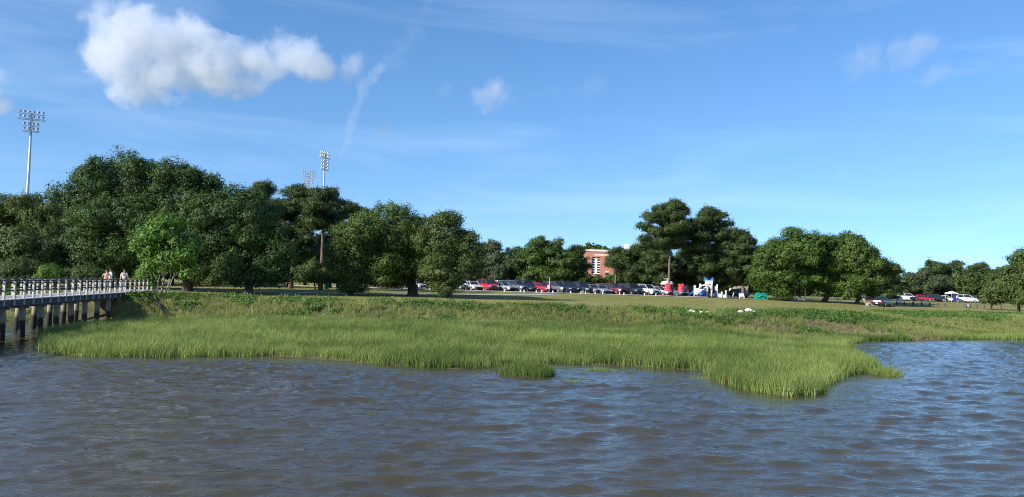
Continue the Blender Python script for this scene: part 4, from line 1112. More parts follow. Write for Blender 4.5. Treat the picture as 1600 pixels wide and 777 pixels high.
# ================================================================== cars
def car_parts(kind):
    """meshes of a car nose at -y, wheels on z = 0; returns list of (name, parent, mesh, loc)"""
    L, W, H, belt, hood, tail = dict(sedan=(4.6, 1.8, 1.45, .90, 1.35, .95), suv=(4.7, 1.9, 1.75, 1.08, 1.15, .18), van=(5.0, 1.95, 1.85, 1.08, .85, .12), hatch=(4.1, 1.75, 1.5, .95, 1.05, .25), pickup=(5.5, 1.95, 1.82, 1.08, 1.35, 1.75))[kind]
    h = L / 2; w = W / 2
    def sec(y, zt, ww, zb=.28):
        return [(-ww * .93, y, zb), (-ww, y, zb + .2), (-ww, y, zt * .72), (-ww * .93, y, zt), (-ww * .5, y, zt + .03), (ww * .5, y, zt + .03), (ww * .93, y, zt), (ww, y, zt * .72), (ww, y, zb + .2), (ww * .93, y, zb)]
    hz = belt - .10
    tz = belt + (.02 if kind in ('sedan',) else .04)
    st = [(-h, hz - .32, w * .80, .36), (-h + .06, hz - .16, w * .90, .30), (-h + .35, hz - .06, w * .97, .27), (-h + hood * .7, hz + .02, w, .26), (-h + hood, belt, w, .26), (0, belt + .02, w, .26), (h - tail - .1, tz, w, .26), (h - .25, tz - .02, w * .97, .27), (h - .05, tz - .10, w * .92, .32), (h, tz - .28, w * .85, .38)]
    body = MB().loft([sec(*s) for s in st])
    out_ = [('body', None, body.mesh('body', M['car0'], False), None)]
    ws = .78; rs_ = .62 if kind in ('suv', 'van') else .58
    y0 = -h + hood - .05; y1 = -h + hood + (.75 if kind != 'van' else .9); y2 = h - tail - (.55 if kind in ('sedan',) else .28); y3 = h - tail - (.0 if kind == 'sedan' else .05)
    if kind == 'pickup': y2, y3 = h - tail - .12, h - tail
    def cs(y, z, ww, wb=w * .93, zb=belt - .02): return [(-wb, y, zb), (-ww, y, z), (ww, y, z), (wb, y, zb)]
    gl = MB().loft([[(-w * .86, y0, belt), (-w * .84, y0, belt + .01), (w * .84, y0, belt + .01), (w * .86, y0, belt)], cs(y1, H - .06, w * .74), cs(y2, H - .06, w * .74), [(-w * .86, y3, belt), (-w * .84, y3, belt + .01), (w * .84, y3, belt + .01), (w * .86, y3, belt)]])
    out_.append(('windows', None, gl.mesh('windows', M['glass']), None))
    rf = MB().loft([[(-w * .72, y1 - .03, H - .06), (-w * .6, y1 - .03, H - .02), (w * .6, y1 - .03, H - .02), (w * .72, y1 - .03, H - .06)], [(-w * .77, (y1 + y2) / 2, H - .065), (-w * .62, (y1 + y2) / 2, H + .015), (w * .62, (y1 + y2) / 2, H + .015), (w * .77, (y1 + y2) / 2, H - .065)], [(-w * .74, y2 + .05, H - .07), (-w * .6, y2 + .05, H - .02), (w * .6, y2 + .05, H - .02), (w * .74, y2 + .05, H - .07)]])
    out_.append(('roof', None, rf.mesh('roof', M['car0']), None))
    pil = MB()
    for s in (-1, 1):
        pil.beam((s * w * .875, y0 + .02, belt), (s * w * .755, y1, H - .05), .07, .06)
        pil.beam((s * w * .945, (y0 + y2) / 2 + .25, belt), (s * w * .765, (y1 + y2) / 2 + .12, H - .05), .08, .06)
        pil.beam((s * w * .90, y3 - .03, belt), (s * w * .755, y2, H - .05), .12, .07)
    out_.append(('pillars', None, pil.mesh('pillars', M['car0']), None))
    ty = MB().tube([(-.11, 0, 0), (.11, 0, 0)], [.33, .33], 14).mesh('tyre', M['tyre'])
    rm = MB().tube([(-.118, 0, 0), (.118, 0, 0)], [.21, .21], 10).mesh('rim', M['rim'])
    for sx in (-1, 1):
        for yy_ in (-h + .85, h - .9):
            out_.append(('wheel', None, ty, (sx * (w - .10), yy_, .33))); out_.append(('rim', 'wheel', rm, None))
    hl = MB().box((0, 0, 0), (.36, .12, .15)).mesh('headlight', M['headlight']); tl = MB().box((0, 0, 0), (.26, .1, .24)).mesh('taillight', M['taillight'])
    for sx in (-1, 1):
        out_.append(('headlight', None, hl, (sx * w * .68, -h + .06, hz - .22))); out_.append(('taillight', None, tl, (sx * w * .72, h - .03, tz - .22)))
    out_.append(('grille', None, MB().box((0, 0, 0), (w * .85, .08, .2)).mesh('grille', M['black']), (0, -h + .01, hz - .30)))
    out_.append(('bumper', None, MB().box((0, 0, 0), (W * .86, .12, .16)).mesh('bumper', M['black']), (0, -h + .02, .38)))
    out_.append(('number_plate', None, MB().box((0, 0, 0), (.32, .03, .16)).mesh('number_plate', M['plate']), (0, h + .005, tz - .45)))
    for sx in (-1, 1):
        out_.append(('mirror', None, MB().box((sx * (w + .08), y0 + .35, belt + .06), (.2, .12, .14)).mesh('mirror', M['black']), None))
    return out_
def paint(name, col, metal=0.0): return simple(name, col, 0.28, metal, var=0.03, coat=0.6)
CC = dict(white=paint('white_paint', (.72, .72, .70)), red=paint('red_paint', (.42, .015, .025)), maroon=paint('maroon_paint', (.12, .012, .02)), silver=paint('silver_paint', (.42, .44, .47), .4), grey=paint('grey_paint', (.14, .15, .17), .3), black=paint('black_paint', (.012, .012, .014)), navy=paint('navy_paint', (.015, .022, .06)), tan=paint('tan_paint', (.40, .34, .26), .3), blue=paint('blue_paint', (.10, .18, .38), .3))
M['car0'] = CC['white']
CARS = {}
def car(kind, colr, loc, heading, label, group):
    """heading: compass turn of the nose from -Y"""
    if kind not in CARS: CARS[kind] = car_parts(kind)
    r = empty('parked_car' if kind != 'pickup' else 'pickup_truck', loc, heading, label, 'car' if kind != 'pickup' else 'truck', group)
    last = None
    for nm, par, me, lc in CARS[kind]:
        o = link(nm, me, None, last if par else r, lc)
        if not par: last = o
        if nm in ('body', 'roof', 'pillars'):
            o.material_slots[0].link = 'OBJECT'; o.material_slots[0].material = CC[colr]
    return r
gA = 'cars parked across the lawn'
rc = random.Random(4)
row = [(638, 'suv', 'black', 'black car parked left of the thick oak trunk'), (655, 'sedan', 'white', 'white car parked just right of the thick oak trunk'), (680, 'hatch', 'grey', 'grey car parked behind the low oak skirt'), (697, 'van', 'white', 'white car half hidden by the low oak skirt'),
       (718, 'suv', 'white', 'white car glimpsed through the right oak skirt'), (738, 'sedan', 'white', 'white saloon car in the open right of the middle oaks'), (762, 'van', 'red', 'bright red minivan next to the white saloon'), (786, 'sedan', 'silver', 'silver blue saloon right of the red minivan'),
       (806, 'suv', 'grey', 'dark grey car right of the silver blue saloon'), (824, 'sedan', 'black', 'black saloon left of the red hatchback'), (847, 'hatch', 'red', 'red hatchback in the middle of the car row'), (868, 'suv', 'grey', 'charcoal car right of the thin pole'),
       (884, 'pickup', 'navy', 'dark blue pickup right of the charcoal car'), (905, 'pickup', 'black', 'black pickup below the corner of the brick building'), (924, 'hatch', 'tan', 'tan hatchback under the brick building windows'), (938, 'sedan', 'silver', 'silver saloon right of the tan hatchback'),
       (957, 'suv', 'maroon', 'dark maroon car right of the silver saloon'), (984, 'van', 'black', 'black van beside a white car'), (1009, 'suv', 'white', 'white car near the right end of the row'), (1030, 'sedan', 'silver', 'silver saloon next to the left red climber'), (1054, 'sedan', 'grey', 'grey car between the two red climbers')]
for px, kind, c, lb in row:
    D_ = 128.8 + rc.uniform(-.7, .7)
    car(kind, c, on_ground(px, D_) + Vector((0, 0, .055)), math.radians(34 + rc.uniform(-12, 12)), lb, gA)
row2 = [(752, 'suv', 'maroon', 'maroon car behind the white saloon'), (775, 'suv', 'white', 'white car behind the red minivan'), (798, 'van', 'grey', 'grey van in the second row behind the silver blue saloon'), (815, 'suv', 'navy', 'navy car in the second row left of the red hatchback'), (832, 'van', 'black', 'black van in the second row behind the black saloon'),
        (858, 'sedan', 'silver', 'silver car in the second row behind the red hatchback'), (880, 'van', 'white', 'white van roof rising behind the dark blue pickup'), (915, 'suv', 'navy', 'navy car in the second row below the brick building'), (946, 'suv', 'grey', 'grey car in the second row behind the silver saloon'),
        (972, 'sedan', 'white', 'white saloon behind the maroon car'), (997, 'van', 'navy', 'navy van in the second row behind the black van'), (1020, 'suv', 'black', 'black car in the second row near the domed roof'), (1068, 'suv', 'black', 'black car behind the right red climber'), (1150, 'sedan', 'black', 'black car behind the white play bench')]
for px, kind, c, lb in row2:
    car(kind, c, on_ground(px, 139 + rc.uniform(-.5, .5)) + Vector((0, 0, .055)), math.radians(180 + 30 + rc.uniform(-8, 8)), lb, gA)
gB = 'cars parked on the far right'
for px, D_, kind, c, hd, lb in ((1392, 192, 'suv', 'navy', 60, 'navy car behind the white notice board'), (1418, 196, 'suv', 'white', 70, 'white car right of the lamp post'), (1440, 188, 'sedan', 'red', 80, 'dark red saloon behind the bollards'), (1462, 190, 'suv', 'black', 70, 'black car between the red and the white car on the right'), (1452, 204, 'suv', 'white', 60, 'white car behind the dark red saloon'),
                         (1478, 191, 'sedan', 'white', 75, 'white saloon left of the pop-up canopy'), (1500, 192, 'sedan', 'silver', 70, 'silver saloon right of the pop-up canopy'), (1511, 189, 'suv', 'white', 65, 'white car at the right end of the far car row'), (1524, 193, 'suv', 'black', 60, 'black car at the very right end of the far car row'), (1404, 205, 'suv', 'silver', 60, 'silver car behind the notice board')):
    car(kind, c, on_ground(px, D_) + Vector((0, 0, .055)), math.radians(hd), lb, gB)
car('suv', 'black', on_ground(1364, 150), math.radians(60), 'black car half hidden behind the right oaks', gB)
car('sedan', 'navy', on_ground(1378, 122), math.radians(180 - 42), 'dark blue saloon parked on the grass beside the right oaks', gB)
# ================================================================== posts, signs, bins
wb = MB().loft([[(math.cos(a_) * q, math.sin(a_) * q, z) for a_ in np.arange(8) * math.pi / 4] for z, q in ((-.1, .085), (.38, .085), (.42, .05))]).mesh('parking_post', M['white'], False)
for i, px in enumerate((657, 672, 704, 736, 756, 788, 813, 819, 838, 846, 864, 872, 892, 908, 915, 930, 942, 968, 975, 1007, 1025)):
    near = ['leftmost', 'second', 'third', 'fourth', 'fifth', 'sixth', 'seventh', 'eighth', 'ninth', 'tenth', 'eleventh', 'twelfth', 'thirteenth', 'fourteenth', 'fifteenth', 'sixteenth', 'seventeenth', 'eighteenth', 'nineteenth', 'twentieth', 'rightmost'][i]
    b = on_ground(px, 125.0)
    tag(link('parking_post', wb, None, None, b), 'short white parking post before the cars, %s from the left' % near if i not in (0, 20) else 'short white parking post before the cars, the %s' % near, 'post', 'white parking posts')
db = MB().loft([[(math.cos(a_) * q, math.sin(a_) * q, z) for a_ in np.arange(10) * math.pi / 5] for z, q in ((-.2, .15), (.55, .145), (.60, .10))]).mesh('bollard', M['dark_wood'])
ordn = ['first', 'second', 'third', 'fourth', 'fifth', 'sixth', 'seventh', 'eighth', 'ninth', 'tenth', 'eleventh', 'twelfth', 'thirteenth']
for i, (px, py) in enumerate(((1401, 477), (1413, 477.2), (1426.5, 477.6), (1440, 478), (1452.5, 478.6), (1465, 479.2), (1476, 479.8), (1509, 481.2), (1515.5, 481.6), (1526, 482), (1537.5, 482.5), (1549, 483), (1564, 483.5))):
    b = gp(px, py)
    tag(link('bollard', db, None, None, b), 'dark wooden bollard on the right lawn, %s counted from the notice board' % ordn[i], 'bollard', 'dark wooden bollards')
def sign_thing(name, label, cat, b, w, h, z0, mat, tilt=0, legs=True):
    r = empty(name, b, 0.2, label, cat)
    mb = MB(); mb.box((0, 0, z0 + h / 2), (w, .05, h), M=Matrix.Rotation(tilt, 3, 'Y')); mb.build('board', mat, r)
    if legs:
        for s in (-1, 1): MB().box((s * w * .4, .06, z0 / 2 + .1), (.07, .07, z0 + .4)).build('leg', M['dark_wood'], r)
    return r
sign_thing('notice_board', 'white notice board standing by the first dark bollard', 'notice board', gp(1406.5, 475), .62, .85, .12, M['white'])
sign_thing('white_panel', 'tilted white panel lying behind the fifth dark bollard', 'panel', gp(1447, 475), .45, .55, .0, M['white'], math.radians(-35), False)
sign_thing('low_sign', 'low white sign between two dark bollards on the right lawn', 'sign', gp(1512.5, 481.2), .5, .42, .12, M['white'])
# lamp post on the right
b = on_ground(1407, 185); r = empty('lamp_post', b, 0, 'pale lamp post with a short arm before the far right trees', 'lamp post')
Hh = at(1407, 439, 185).z - b.z
MB().tube([(0, 0, -.2), (0, 0, Hh)], [.14, .11], 8).build('pole', M['white'], r, True)
MB().beam((0, 0, Hh - .08), (.45, 0, Hh - .06), .08, .08).build('arm', M['white'], r)
lh = MB().box((.62, 0, Hh - .06), (.62, .36, .2)).build('lamp_head', M['white'], r); MB().box((.62, 0, Hh - .17), (.5, .3, .02)).build('lens', M['lampglass'], lh)
# thin grey pole with a white box before the cars
b = on_ground(858, 124); r = empty('thin_pole', b, 0, 'thin grey pole with a white sign before the parked cars', 'pole')
Hh = at(858, 434, 124).z - b.z
MB().tube([(0, 0, -.2), (0, 0, Hh)], [.07, .05], 8).build('pole', M['steel'], r, True)
MB().box((-.12, -.09, .95), (.32, .04, .55)).build('sign_plate', M['white'], r)
# green bin
b = gp(510, 452); r = empty('litter_bin', b, 0, 'dark green round litter bin on the lawn under the pines', 'bin')
n = 14
MB().loft([[(math.cos(a_) * q, math.sin(a_) * q, z) for a_ in np.arange(n) * 2 * math.pi / n] for z, q in ((0, .25), (.05, .29), (.8, .31), (.83, .30))]).build('drum', M['bin_green'], r, True)
MB().loft([[(math.cos(a_) * q, math.sin(a_) * q, z) for a_ in np.arange(n) * 2 * math.pi / n] for z, q in ((.835, .33), (.9, .33), (.98, .22), (1.0, .08))]).build('lid', M['bin_green'], r, True)
# pale rocks at the edge of the high marsh
def rock(px, py, w, h, seed, label):
    rs = np.random.RandomState(seed); b = gp(px, py)
    bm = bmesh.new(); bmesh.ops.create_icosphere(bm, subdivisions=3, radius=1)
    K = rs.normal(size=(8, 3)) * 2.2; ph = rs.rand(8) * 6.28
    for v in bm.verts:
        d = np.array(v.co); m_ = 1 + 0.28 * np.cos(K @ d + ph).mean() * 2
        v.co = Vector((d[0] * w / 2 * m_, d[1] * w * .4 * m_, d[2] * h * m_))
    me = bpy.data.meshes.new('rock'); bm.to_mesh(me); bm.free(); me.materials.append(M['rock'])
    tag(link('rock', me, None, None, b + Vector((0, 0, h * .45 + 0.12))), label, 'rock', 'pale rocks on the shore')
rock(1079, 489.5, 0.44, 0.13, 1, 'pale rock left of the others below the play tower'); rock(1084, 490.2, 0.28, 0.10, 2, 'little pale rock touching the leftmost rock')
rock(1096, 491, 0.32, 0.08, 3, 'flat pale rock in the weeds, third from the left'); rock(1106, 490.6, 0.32, 0.08, 4, 'flat pale rock in the weeds, fourth from the left')
rock(1158, 491, 0.48, 0.14, 5, 'pale rock left of the biggest rock'); rock(1170, 491, 0.68, 0.24, 6, 'biggest pale rock on the shore'); rock(1178, 490.5, 0.32, 0.11, 7, 'low pale rock right of the biggest rock')

# ================================================================== brick building
D_ = 330.0
b = on_ground(950, D_); k = D_ / F
bl = empty('brick_building', b, 0, 'large red brick building with pale roof band behind the trees', 'building')
def bx_(px, py): q = at(px, py, D_) - b; return q
x0 = bx_(916, 420).x; x1 = bx_(1016, 420).x; zt = bx_(950, 392.5).z
mb = MB(); wx0, wx1 = bx_(924.5, 410).x, bx_(938, 410).x; wz0, wz1 = bx_(930, 428).z, bx_(930, 401).z
mb.box(((x0 + wx0) / 2, 7, zt / 2 - .3), (wx0 - x0, 14, zt - .2)); mb.box(((x1 + wx1) / 2, 7, zt / 2 - .3), (x1 - wx1, 14, zt - .2))
mb.box(((wx0 + wx1) / 2, 7, (zt + wz1) / 2 - .2), (wx1 - wx0, 14, zt - wz1)); mb.box(((wx0 + wx1) / 2, 7, wz0 / 2 - .2), (wx1 - wx0, 14, wz0))
mb.box(((wx0 + wx1) / 2, 7.3, (wz0 + wz1) / 2), (wx1 - wx0, 13, wz1 - wz0))
mb.build('wall', M['brick'], bl)
rf = MB().box(((x0 + x1) / 2, 7, zt + .1), (x1 - x0 + .5, 14.5, .75)).build('roof_band', M['stone_trim'], bl)
MB().box((bx_(976, 388).x, 6, zt + 1.3), (3.6, 4, 1.9)).build('roof_unit', M['steel'], rf); MB().box((bx_(981, 386).x, 3.5, zt + 1.7), (1.6, 2, 2.6)).build('roof_tank', M['white'], rf)
MB().box(((x0 + x1) / 2 + 1, -.04, bx_(950, 399).z), (x1 - x0 - 4, .12, .55)).build('string_course', M['stone_trim'], bl)
cx = (wx0 + wx1) / 2; pw = (wx1 - wx0)
MB().box((cx + .1, .72, (wz0 + wz1) / 2), (pw * .26, .3, wz1 - wz0)).build('white_panel', M['white'], bl)
nrow = 7; rh = (wz1 - wz0) / nrow
for i in range(nrow):
    zc = wz0 + rh * (i + .5)
    for s in (-1, 1):
        f = MB().box((cx + .1 + s * pw * .31, .74, zc - rh * .36), (pw * .36, .2, rh * .32)).build('window', M['white'], bl)
        MB().box((cx + .1 + s * pw * .31, .77, zc + rh * .14), (pw * .36, .1, rh * .62)).build('pane', M['pane'], f)
for px, py in ((948.5, 425), (949, 431), (973, 404), (984, 401), (950, 412), (965, 420)):
    q = bx_(px, py)
    f = MB().box((q.x, -.03, q.z), (1.6, .1, .5)).build('window', M['stone_trim'], bl); MB().box((q.x, -.07, q.z - .75), (1.4, .06, .9)).build('pane', M['pane'], f)

# ================================================================== playground
D_ = 129.0
def pg(px, py, dy=0.0): return at(px, py, D_ + dy)
def gz0(px, dy=0.0): return on_ground(px, D_ + dy)
def climber(label, px, w, hpx, seed):
    """moulded red climbing rock: stacked ledges narrowing to the top with handholds"""
    b = gz0(px, -1.0); rs = np.random.RandomState(seed); H = hpx * D_ / F
    r = empty('red_climber', b, rs.uniform(0, .4), label, 'climbing block', 'red climbing blocks')
    n = 14; rings = []
    for i in range(15):
        t = i / 14; q = w / 2 * (1.02 - .22 * t) * (1 + (.10 if i % 3 == 1 else -.05)) * (1 if i < 14 else .7)
        rings.append([(math.cos(2 * math.pi * k_ / n) * q * (1 + .12 * math.sin(3 * 2 * math.pi * k_ / n + seed + t * 3)), math.sin(2 * math.pi * k_ / n) * q * .8, H * t) for k_ in range(n)])
    MB().loft(rings).build('body', M['red_plastic'], r, False)
    for s in (-1, 1):
        MB().tube([(s * w * .26, 0, H - .1), (s * w * .33, 0, H + .14), (s * w * .2, 0, H + .26), (s * w * .08, 0, H + .05)], [.14, .13, .12, .08], 8).build('horn', M['red_plastic'], r, True)
    for i in range(7):
        a_ = -math.pi / 2 + rs.uniform(-1, 1); z = H * (.12 + .11 * i); q = w / 2 * .95
        MB().tube([(math.cos(a_) * q, math.sin(a_) * q * .8, z), (math.cos(a_) * (q + .09), math.sin(a_) * (q + .09) * .8, z + .02)], [.09, .05], 7).build('handhold', M['red_plastic'], r, True)
climber('wider red moulded climbing block by the tall pine trunk', 1043.5, 1.2, 17.5, 3)
climber('narrower red moulded climbing block left of the blue slide', 1064, 1.05, 17.5, 5)

b = gz0(1102); pt = empty('play_tower', b, 0, 'white play tower with blue slides and two pointed blue roofs', 'play structure')
def q3(px, py, dy=0.0): return pg(px, py, dy) - b
def post(px, ptop, dy=0.0):
    t = q3(px, ptop, dy); MB().tube([(t.x, t.y, -.1), (t.x, t.y, t.z)], [.13, .13], 8).build('post', M['white'], pt, True)
for px, ptop, dy in ((1085.4, 446, -.6), (1094, 443.5, -.6), (1103.4, 444, -.6), (1112.2, 440, -.6), (1120.7, 444.5, -.2), (1086.5, 446, 1.0), (1095, 444, 1.0), (1104, 440, 1.0), (1113, 440, 1.0), (1134.3, 454, -.4), (1128, 456, -.4)):
    post(px, ptop, dy)
def panel(name, px0, py0, px1, py1, mat, dy=-.7, th=.06):
    a_, c = q3(px0, py0, dy), q3(px1, py1, dy)
    return MB().box(((a_.x + c.x) / 2, (a_.y + c.y) / 2, (a_.z + c.z) / 2), (abs(c.x - a_.x), th, abs(a_.z - c.z))).build(name, mat, pt)
panel('guard_panel', 1086, 450.5, 1094, 460.5, M['white'])
panel('guard_panel', 1094.6, 452, 1100.5, 460, M['white'], -.72)
pl = q3(1090, 459); MB().box((q3(1099, 459).x, .2, pl.z), (2.9, 1.7, .1)).build('platform', M['navy_plastic'], pt)
c = q3(1102, 452, -.7); arch = MB()
arch.tube([c + Vector((math.cos(t) * .95, 0, math.sin(t) * .62)) for t in np.linspace(0, math.pi, 11)], .12, 8); arch.build('arch', M['white'], pt, True)
panel('top_bar', 1094, 445.2, 1112, 447.2, M['white'], -.68)
panel('bubble_panel', 1099.5, 449, 1106, 455, M['white'], -.76)
wpos = q3(1102, 452, -.82); MB().loft([[(wpos.x + math.cos(a_) * .22, wpos.y - .02 * i, wpos.z + math.sin(a_) * .22) for a_ in np.arange(12) * math.pi / 6] for i in range(2)]).build('window_bubble', M['lampglass'], pt)
panel('head_board', 1101.5, 438.5, 1113.5, 444.5, M['white'], -.66)
for px, s in ((1103.5, -1), (1111.5, 1)):
    t = q3(px, 439, -.2); hgt = .62
    MB().add([(t.x - .33, t.y - .45, t.z), (t.x + .33, t.y - .45, t.z), (t.x + .33, t.y + .45, t.z), (t.x - .33, t.y + .45, t.z), (t.x + s * .22, t.y, t.z + hgt)], [(0, 3, 2, 1), (0, 1, 4), (1, 2, 4), (2, 3, 4), (3, 0, 4)]).build('pointed_roof', M['blue_plastic'], pt)
def slide(a_, c, w, mat, name='slide', wall=.22):
    a_, c = Vector(a_), Vector(c); side = Vector((0, 1, 0)); n = 10; rings = []
    for i in range(n + 1):
        t = i / n; p_ = a_.lerp(c, t); p_.z += -.12 * math.sin(math.pi * t) + (.0)
        rings.append([p_ - side * w / 2 + Vector((0, 0, wall)), p_ - side * w / 2, p_ + side * w / 2, p_ + side * w / 2 + Vector((0, 0, wall)), p_ + side * (w / 2 + .05) + Vector((0, 0, wall)), p_ + side * (w / 2 + .05) - Vector((0, 0, .05)), p_ - side * (w / 2 + .05) - Vector((0, 0, .05)), p_ - side * (w / 2 + .05) + Vector((0, 0, wall))])
    return MB().loft(rings).build(name, mat, pt, False)
e = q3(1070, 463.6, -.3); slide(q3(1085.5, 454.5, -.3), Vector((e.x, e.y, .12)), .55, M['blue_plastic'])
tb = MB(); t0 = q3(1100, 456.5, -1.0); t1 = q3(1094.5, 461.5, -1.2); tb.tube([t0, t0.lerp(t1, .5) + Vector((0, -.25, -.02)), t1 + Vector((-.2, -.3, -.1))], [.42, .42, .44], 12); tb.build('tube_slide', M['navy_plastic'], pt, True)
panel('low_panel', 1122.5, 459, 1129, 465, M['white'], -.45); panel('low_panel', 1130, 460.5, 1136, 465.5, M['white'], -.45); panel('blue_panel', 1116.5, 455, 1120, 465, M['navy_plastic'], -.3)
panel('sky_panel', 1116.5, 447, 1120.3, 454, M['white'], -.3)
for i in range(4):
    s_ = q3(1123 - i * 1.2, 464 - i * 2.2, .2); MB().box(s_, (.35, .9, .06)).build('step', M['grey_wood'], pt)
rb_ = MB(); rb_.tube([q3(1145, 464.5, -.4), q3(1146, 459, -.4), q3(1147, 457.5, -.4)], .07, 8); rb_.build('climbing_pole', M['white'], pt, True)
# white bench-like spring toy right of the tower
b = gz0(1159, -.5); tr = empty('play_bench', b, 0, 'small white play bench on the mulch right of the play tower', 'play bench')
MB().box((0, 0, .35), (.8, .4, .07)).build('seat', M['white'], tr); MB().box((0, .2, .6), (.8, .06, .4), M=Matrix.Rotation(-.15, 3, 'X')).build('backrest', M['white'], tr)
for s in (-1, 1): MB().box((s * .32, 0, .15), (.08, .36, .36)).build('leg', M['white'], tr)
# domed canopy with mast
b = gz0(1042, 8); kd = (D_ + 8) / F; dm = empty('domed_shelter', b, 0, 'white domed shelter roof with short cross mast behind the red climbers', 'shelter')
zb = at(1042, 445, D_ + 8).z - b.z; zt_ = at(1042, 439, D_ + 8).z - b.z; wdt = 21 * kd
n = 18
MB().loft([[(math.cos(2 * math.pi * i / n) * wdt / 2 * q, math.sin(2 * math.pi * i / n) * wdt / 2 * q * .8, zb + (zt_ - zb) * h_) for i in range(n)] for h_, q in ((0, 1.0), (.25, 1.0), (.6, .9), (.85, .68), (1.0, .3))]).build('roof', M['white'], dm, True)
for sx in (-1, 1):
    for sy in (-1, 1): MB().tube([(sx * wdt * .36, sy * wdt * .25, -.1), (sx * wdt * .36, sy * wdt * .25, zb + .05)], .06, 6).build('post', M['dark_wood'], dm)
mp_ = MB(); mp_.tube([(0, 0, zt_ - .05), (0, 0, zt_ + .45)], .06, 6); mp_.beam((-.6, 0, zt_ + .3), (.55, 0, zt_ + .36), .07, .07); mp_.build('mast', M['white'], dm)
# teal climbing slide in the oak shade
b = gz0(1188, -3); tl = empty('teal_slide', b, 0, 'teal moulded slide set in the shade of the right oaks', 'slide')
def tq(px, py): return at(px, py, D_ - 3) - b
t0 = tq(1180, 457.5); t1 = tq(1198, 457)
MB().loft([[(t0.x + (t1.x - t0.x) * u, dy_, z) for dy_, z in ((-.6, 0), (-.6, (t0.z - .05) * hh_), (-.35, t0.z * hh_ + .05), (.35, t0.z * hh_ + .05), (.6, (t0.z - .05) * hh_), (.6, 0))] for u, hh_ in ((0, .72), (.12, .95), (.32, 1.0), (.42, .86), (.55, .92), (.75, 1.02), (.92, .95), (1, .6))]).build('body', M['teal_plastic'], tl, False)
MB().tube([(t0.x + .3, -.65, .35), (t0.x + .9, -.72, .75), (t0.x + 1.4, -.66, .3)], .1, 8).build('handrail', M['teal_plastic'], tl, True)
b = gz0(1229, -2); t2 = empty('teal_climber', b, 0, 'teal climbing frame hidden among the low leaves of the right oaks', 'climbing frame')
for dx in (-.6, .6):
    for dy_ in (-.4, .4): MB().tube([(dx, dy_, -.1), (dx, dy_, 2.0)], .06, 8).build('post', M['teal_plastic'], t2)
MB().box((0, 0, .9), (1.3, .9, .08)).build('platform', M['teal_plastic'], t2); MB().box((0, -.42, 1.35), (1.2, .05, .7)).build('panel', M['teal_plastic'], t2)
b = gz0(1250, -2); t3 = empty('yellow_frame', b, 0, 'pale yellow play frame among the low leaves of the right oaks', 'play frame')
for dx in (-.75, .75): MB().tube([(dx, 0, -.1), (dx, 0, 2.2)], .08, 8).build('post', M['yellow'], t3)
MB().beam((-.75, 0, 2.1), (.75, 0, 2.1), .1, .1).build('cross_bar', M['yellow'], t3); MB().box((0, -.1, .35), (1.2, .5, .3)).build('seat', M['white'], t3)
# cream shed behind the playground
b = on_ground(1156, 160); sh = empty('cream_shed', b, 0, 'low cream shed behind the play bench', 'shed')
MB().box((0, 1, 1.1), (3.2, 2, 2.2)).build('wall', M['cream'], sh); MB().box((0, 1, 2.27), (3.5, 2.3, .14)).build('roof', M['grey_wood'], sh); MB().box((.6, -.03, .95), (.8, .05, 1.8)).build('door', M['dark_wood'], sh)

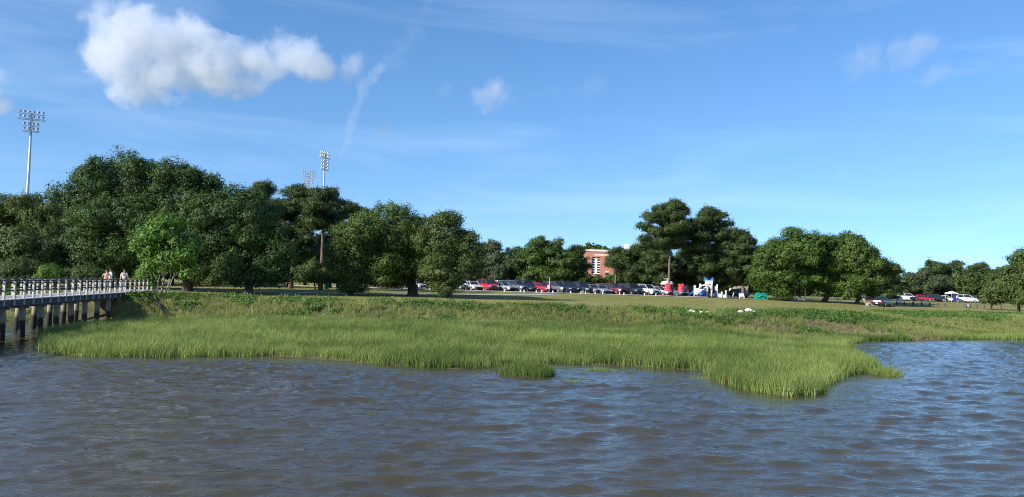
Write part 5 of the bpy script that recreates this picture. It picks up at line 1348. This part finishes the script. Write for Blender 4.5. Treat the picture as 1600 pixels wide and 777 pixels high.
# ================================================================== right side: sitter, chair, canopy
b = gp(1355, 479); rzs = math.radians(62)
ch = empty('folding_chair', b, rzs, 'low white folding chair at the edge of the right oaks', 'chair')
MB().box((0, 0, .30), (.5, .48, .03)).build('seat', M['white'], ch)
MB().box((0, .34, .62), (.5, .03, .62), M=Matrix.Rotation(math.radians(-24), 3, 'X')).build('backrest', M['white'], ch)
for sx in (-.24, .24):
    MB().beam((sx, -.22, 0), (sx, .22, .3), .03, .03).build('leg', M['steel'], ch); MB().beam((sx, .24, 0), (sx, -.2, .3), .03, .03).build('leg', M['steel'], ch)
person('person in red top sitting stretched out on the low white chair', b, rzs,
       dict(pelvis=(0, .08, .42), waist=(0, .17, .55), chest=(0, .26, .76), neck=(0, .31, .92), head0=(0, .30, .99), head1=(0, .29, 1.09), crown=(0, .30, 1.17), shL=(-.18, .27, .86), elL=(-.25, .1, .66), wrL=(-.2, -.12, .56), haL=(-.17, -.2, .54), shR=(.18, .27, .86), elR=(.25, .1, .66), wrR=(.2, -.12, .56), haR=(.17, -.2, .54),
            hiL=(-.09, .02, .42), knL=(-.11, -.38, .50), anL=(-.11, -.78, .12), toL=(-.12, -.90, .16), hiR=(.09, .02, .42), knR=(.11, -.40, .46), anR=(.11, -.84, .10), toR=(.12, -.95, .15)), 'shirt_red', 'khaki')
b = on_ground(1487, 187); cp = empty('popup_canopy', b, .3, 'white pop-up canopy with a blue side cloth among the far right cars', 'canopy')
for sx in (-1, 1):
    for sy in (-1, 1): MB().tube([(sx * .92, sy * .92, -.1), (sx * .92, sy * .92, 2.0)], .04, 6).build('leg', M['steel'], cp)
MB().loft([[(sx * q, sy * q, z) for sx, sy in ((-1, -1), (1, -1), (1, 1), (-1, 1))] for z, q in ((1.85, 1.0), (2.05, 1.0), (2.5, .12))]).build('roof', M['white'], cp)
MB().box((.1, -.94, .95), (1.5, .03, 1.4)).build('side_cloth', M['cloth_blue'], cp)
person('person in white shirt standing beside the pop-up canopy', on_ground(1496, 184), .2, {}, 'shirt_white', 'cloth_blue')
# bird
b = at(1452, 402.5, 140); bd = empty('bird', b, 0, 'small grey bird gliding above the far right trees', 'bird')
MB().loft([[(math.cos(a_) * q, y_, math.sin(a_) * q) for a_ in np.arange(8) * math.pi / 4] for y_, q in ((-.28, .02), (-.2, .06), (-.05, .08), (.12, .06), (.28, .02))]).build('body', M['bird'], bd, True)
for s in (-1, 1):
    MB().add([(s * .05, -.1, .03), (s * .05, .1, .03), (s * .35, .06, .14), (s * .35, -.12, .14), (s * .62, .1, .04), (s * .6, .02, .05), (s * .05, -.1, .05), (s * .05, .1, .05), (s * .35, .06, .16), (s * .35, -.12, .16)], [(0, 1, 2, 3), (3, 2, 4, 5), (6, 9, 8, 7), (9, 5, 4, 8), (0, 3, 9, 6), (1, 7, 8, 2)]).build('wing', M['bird'], bd)
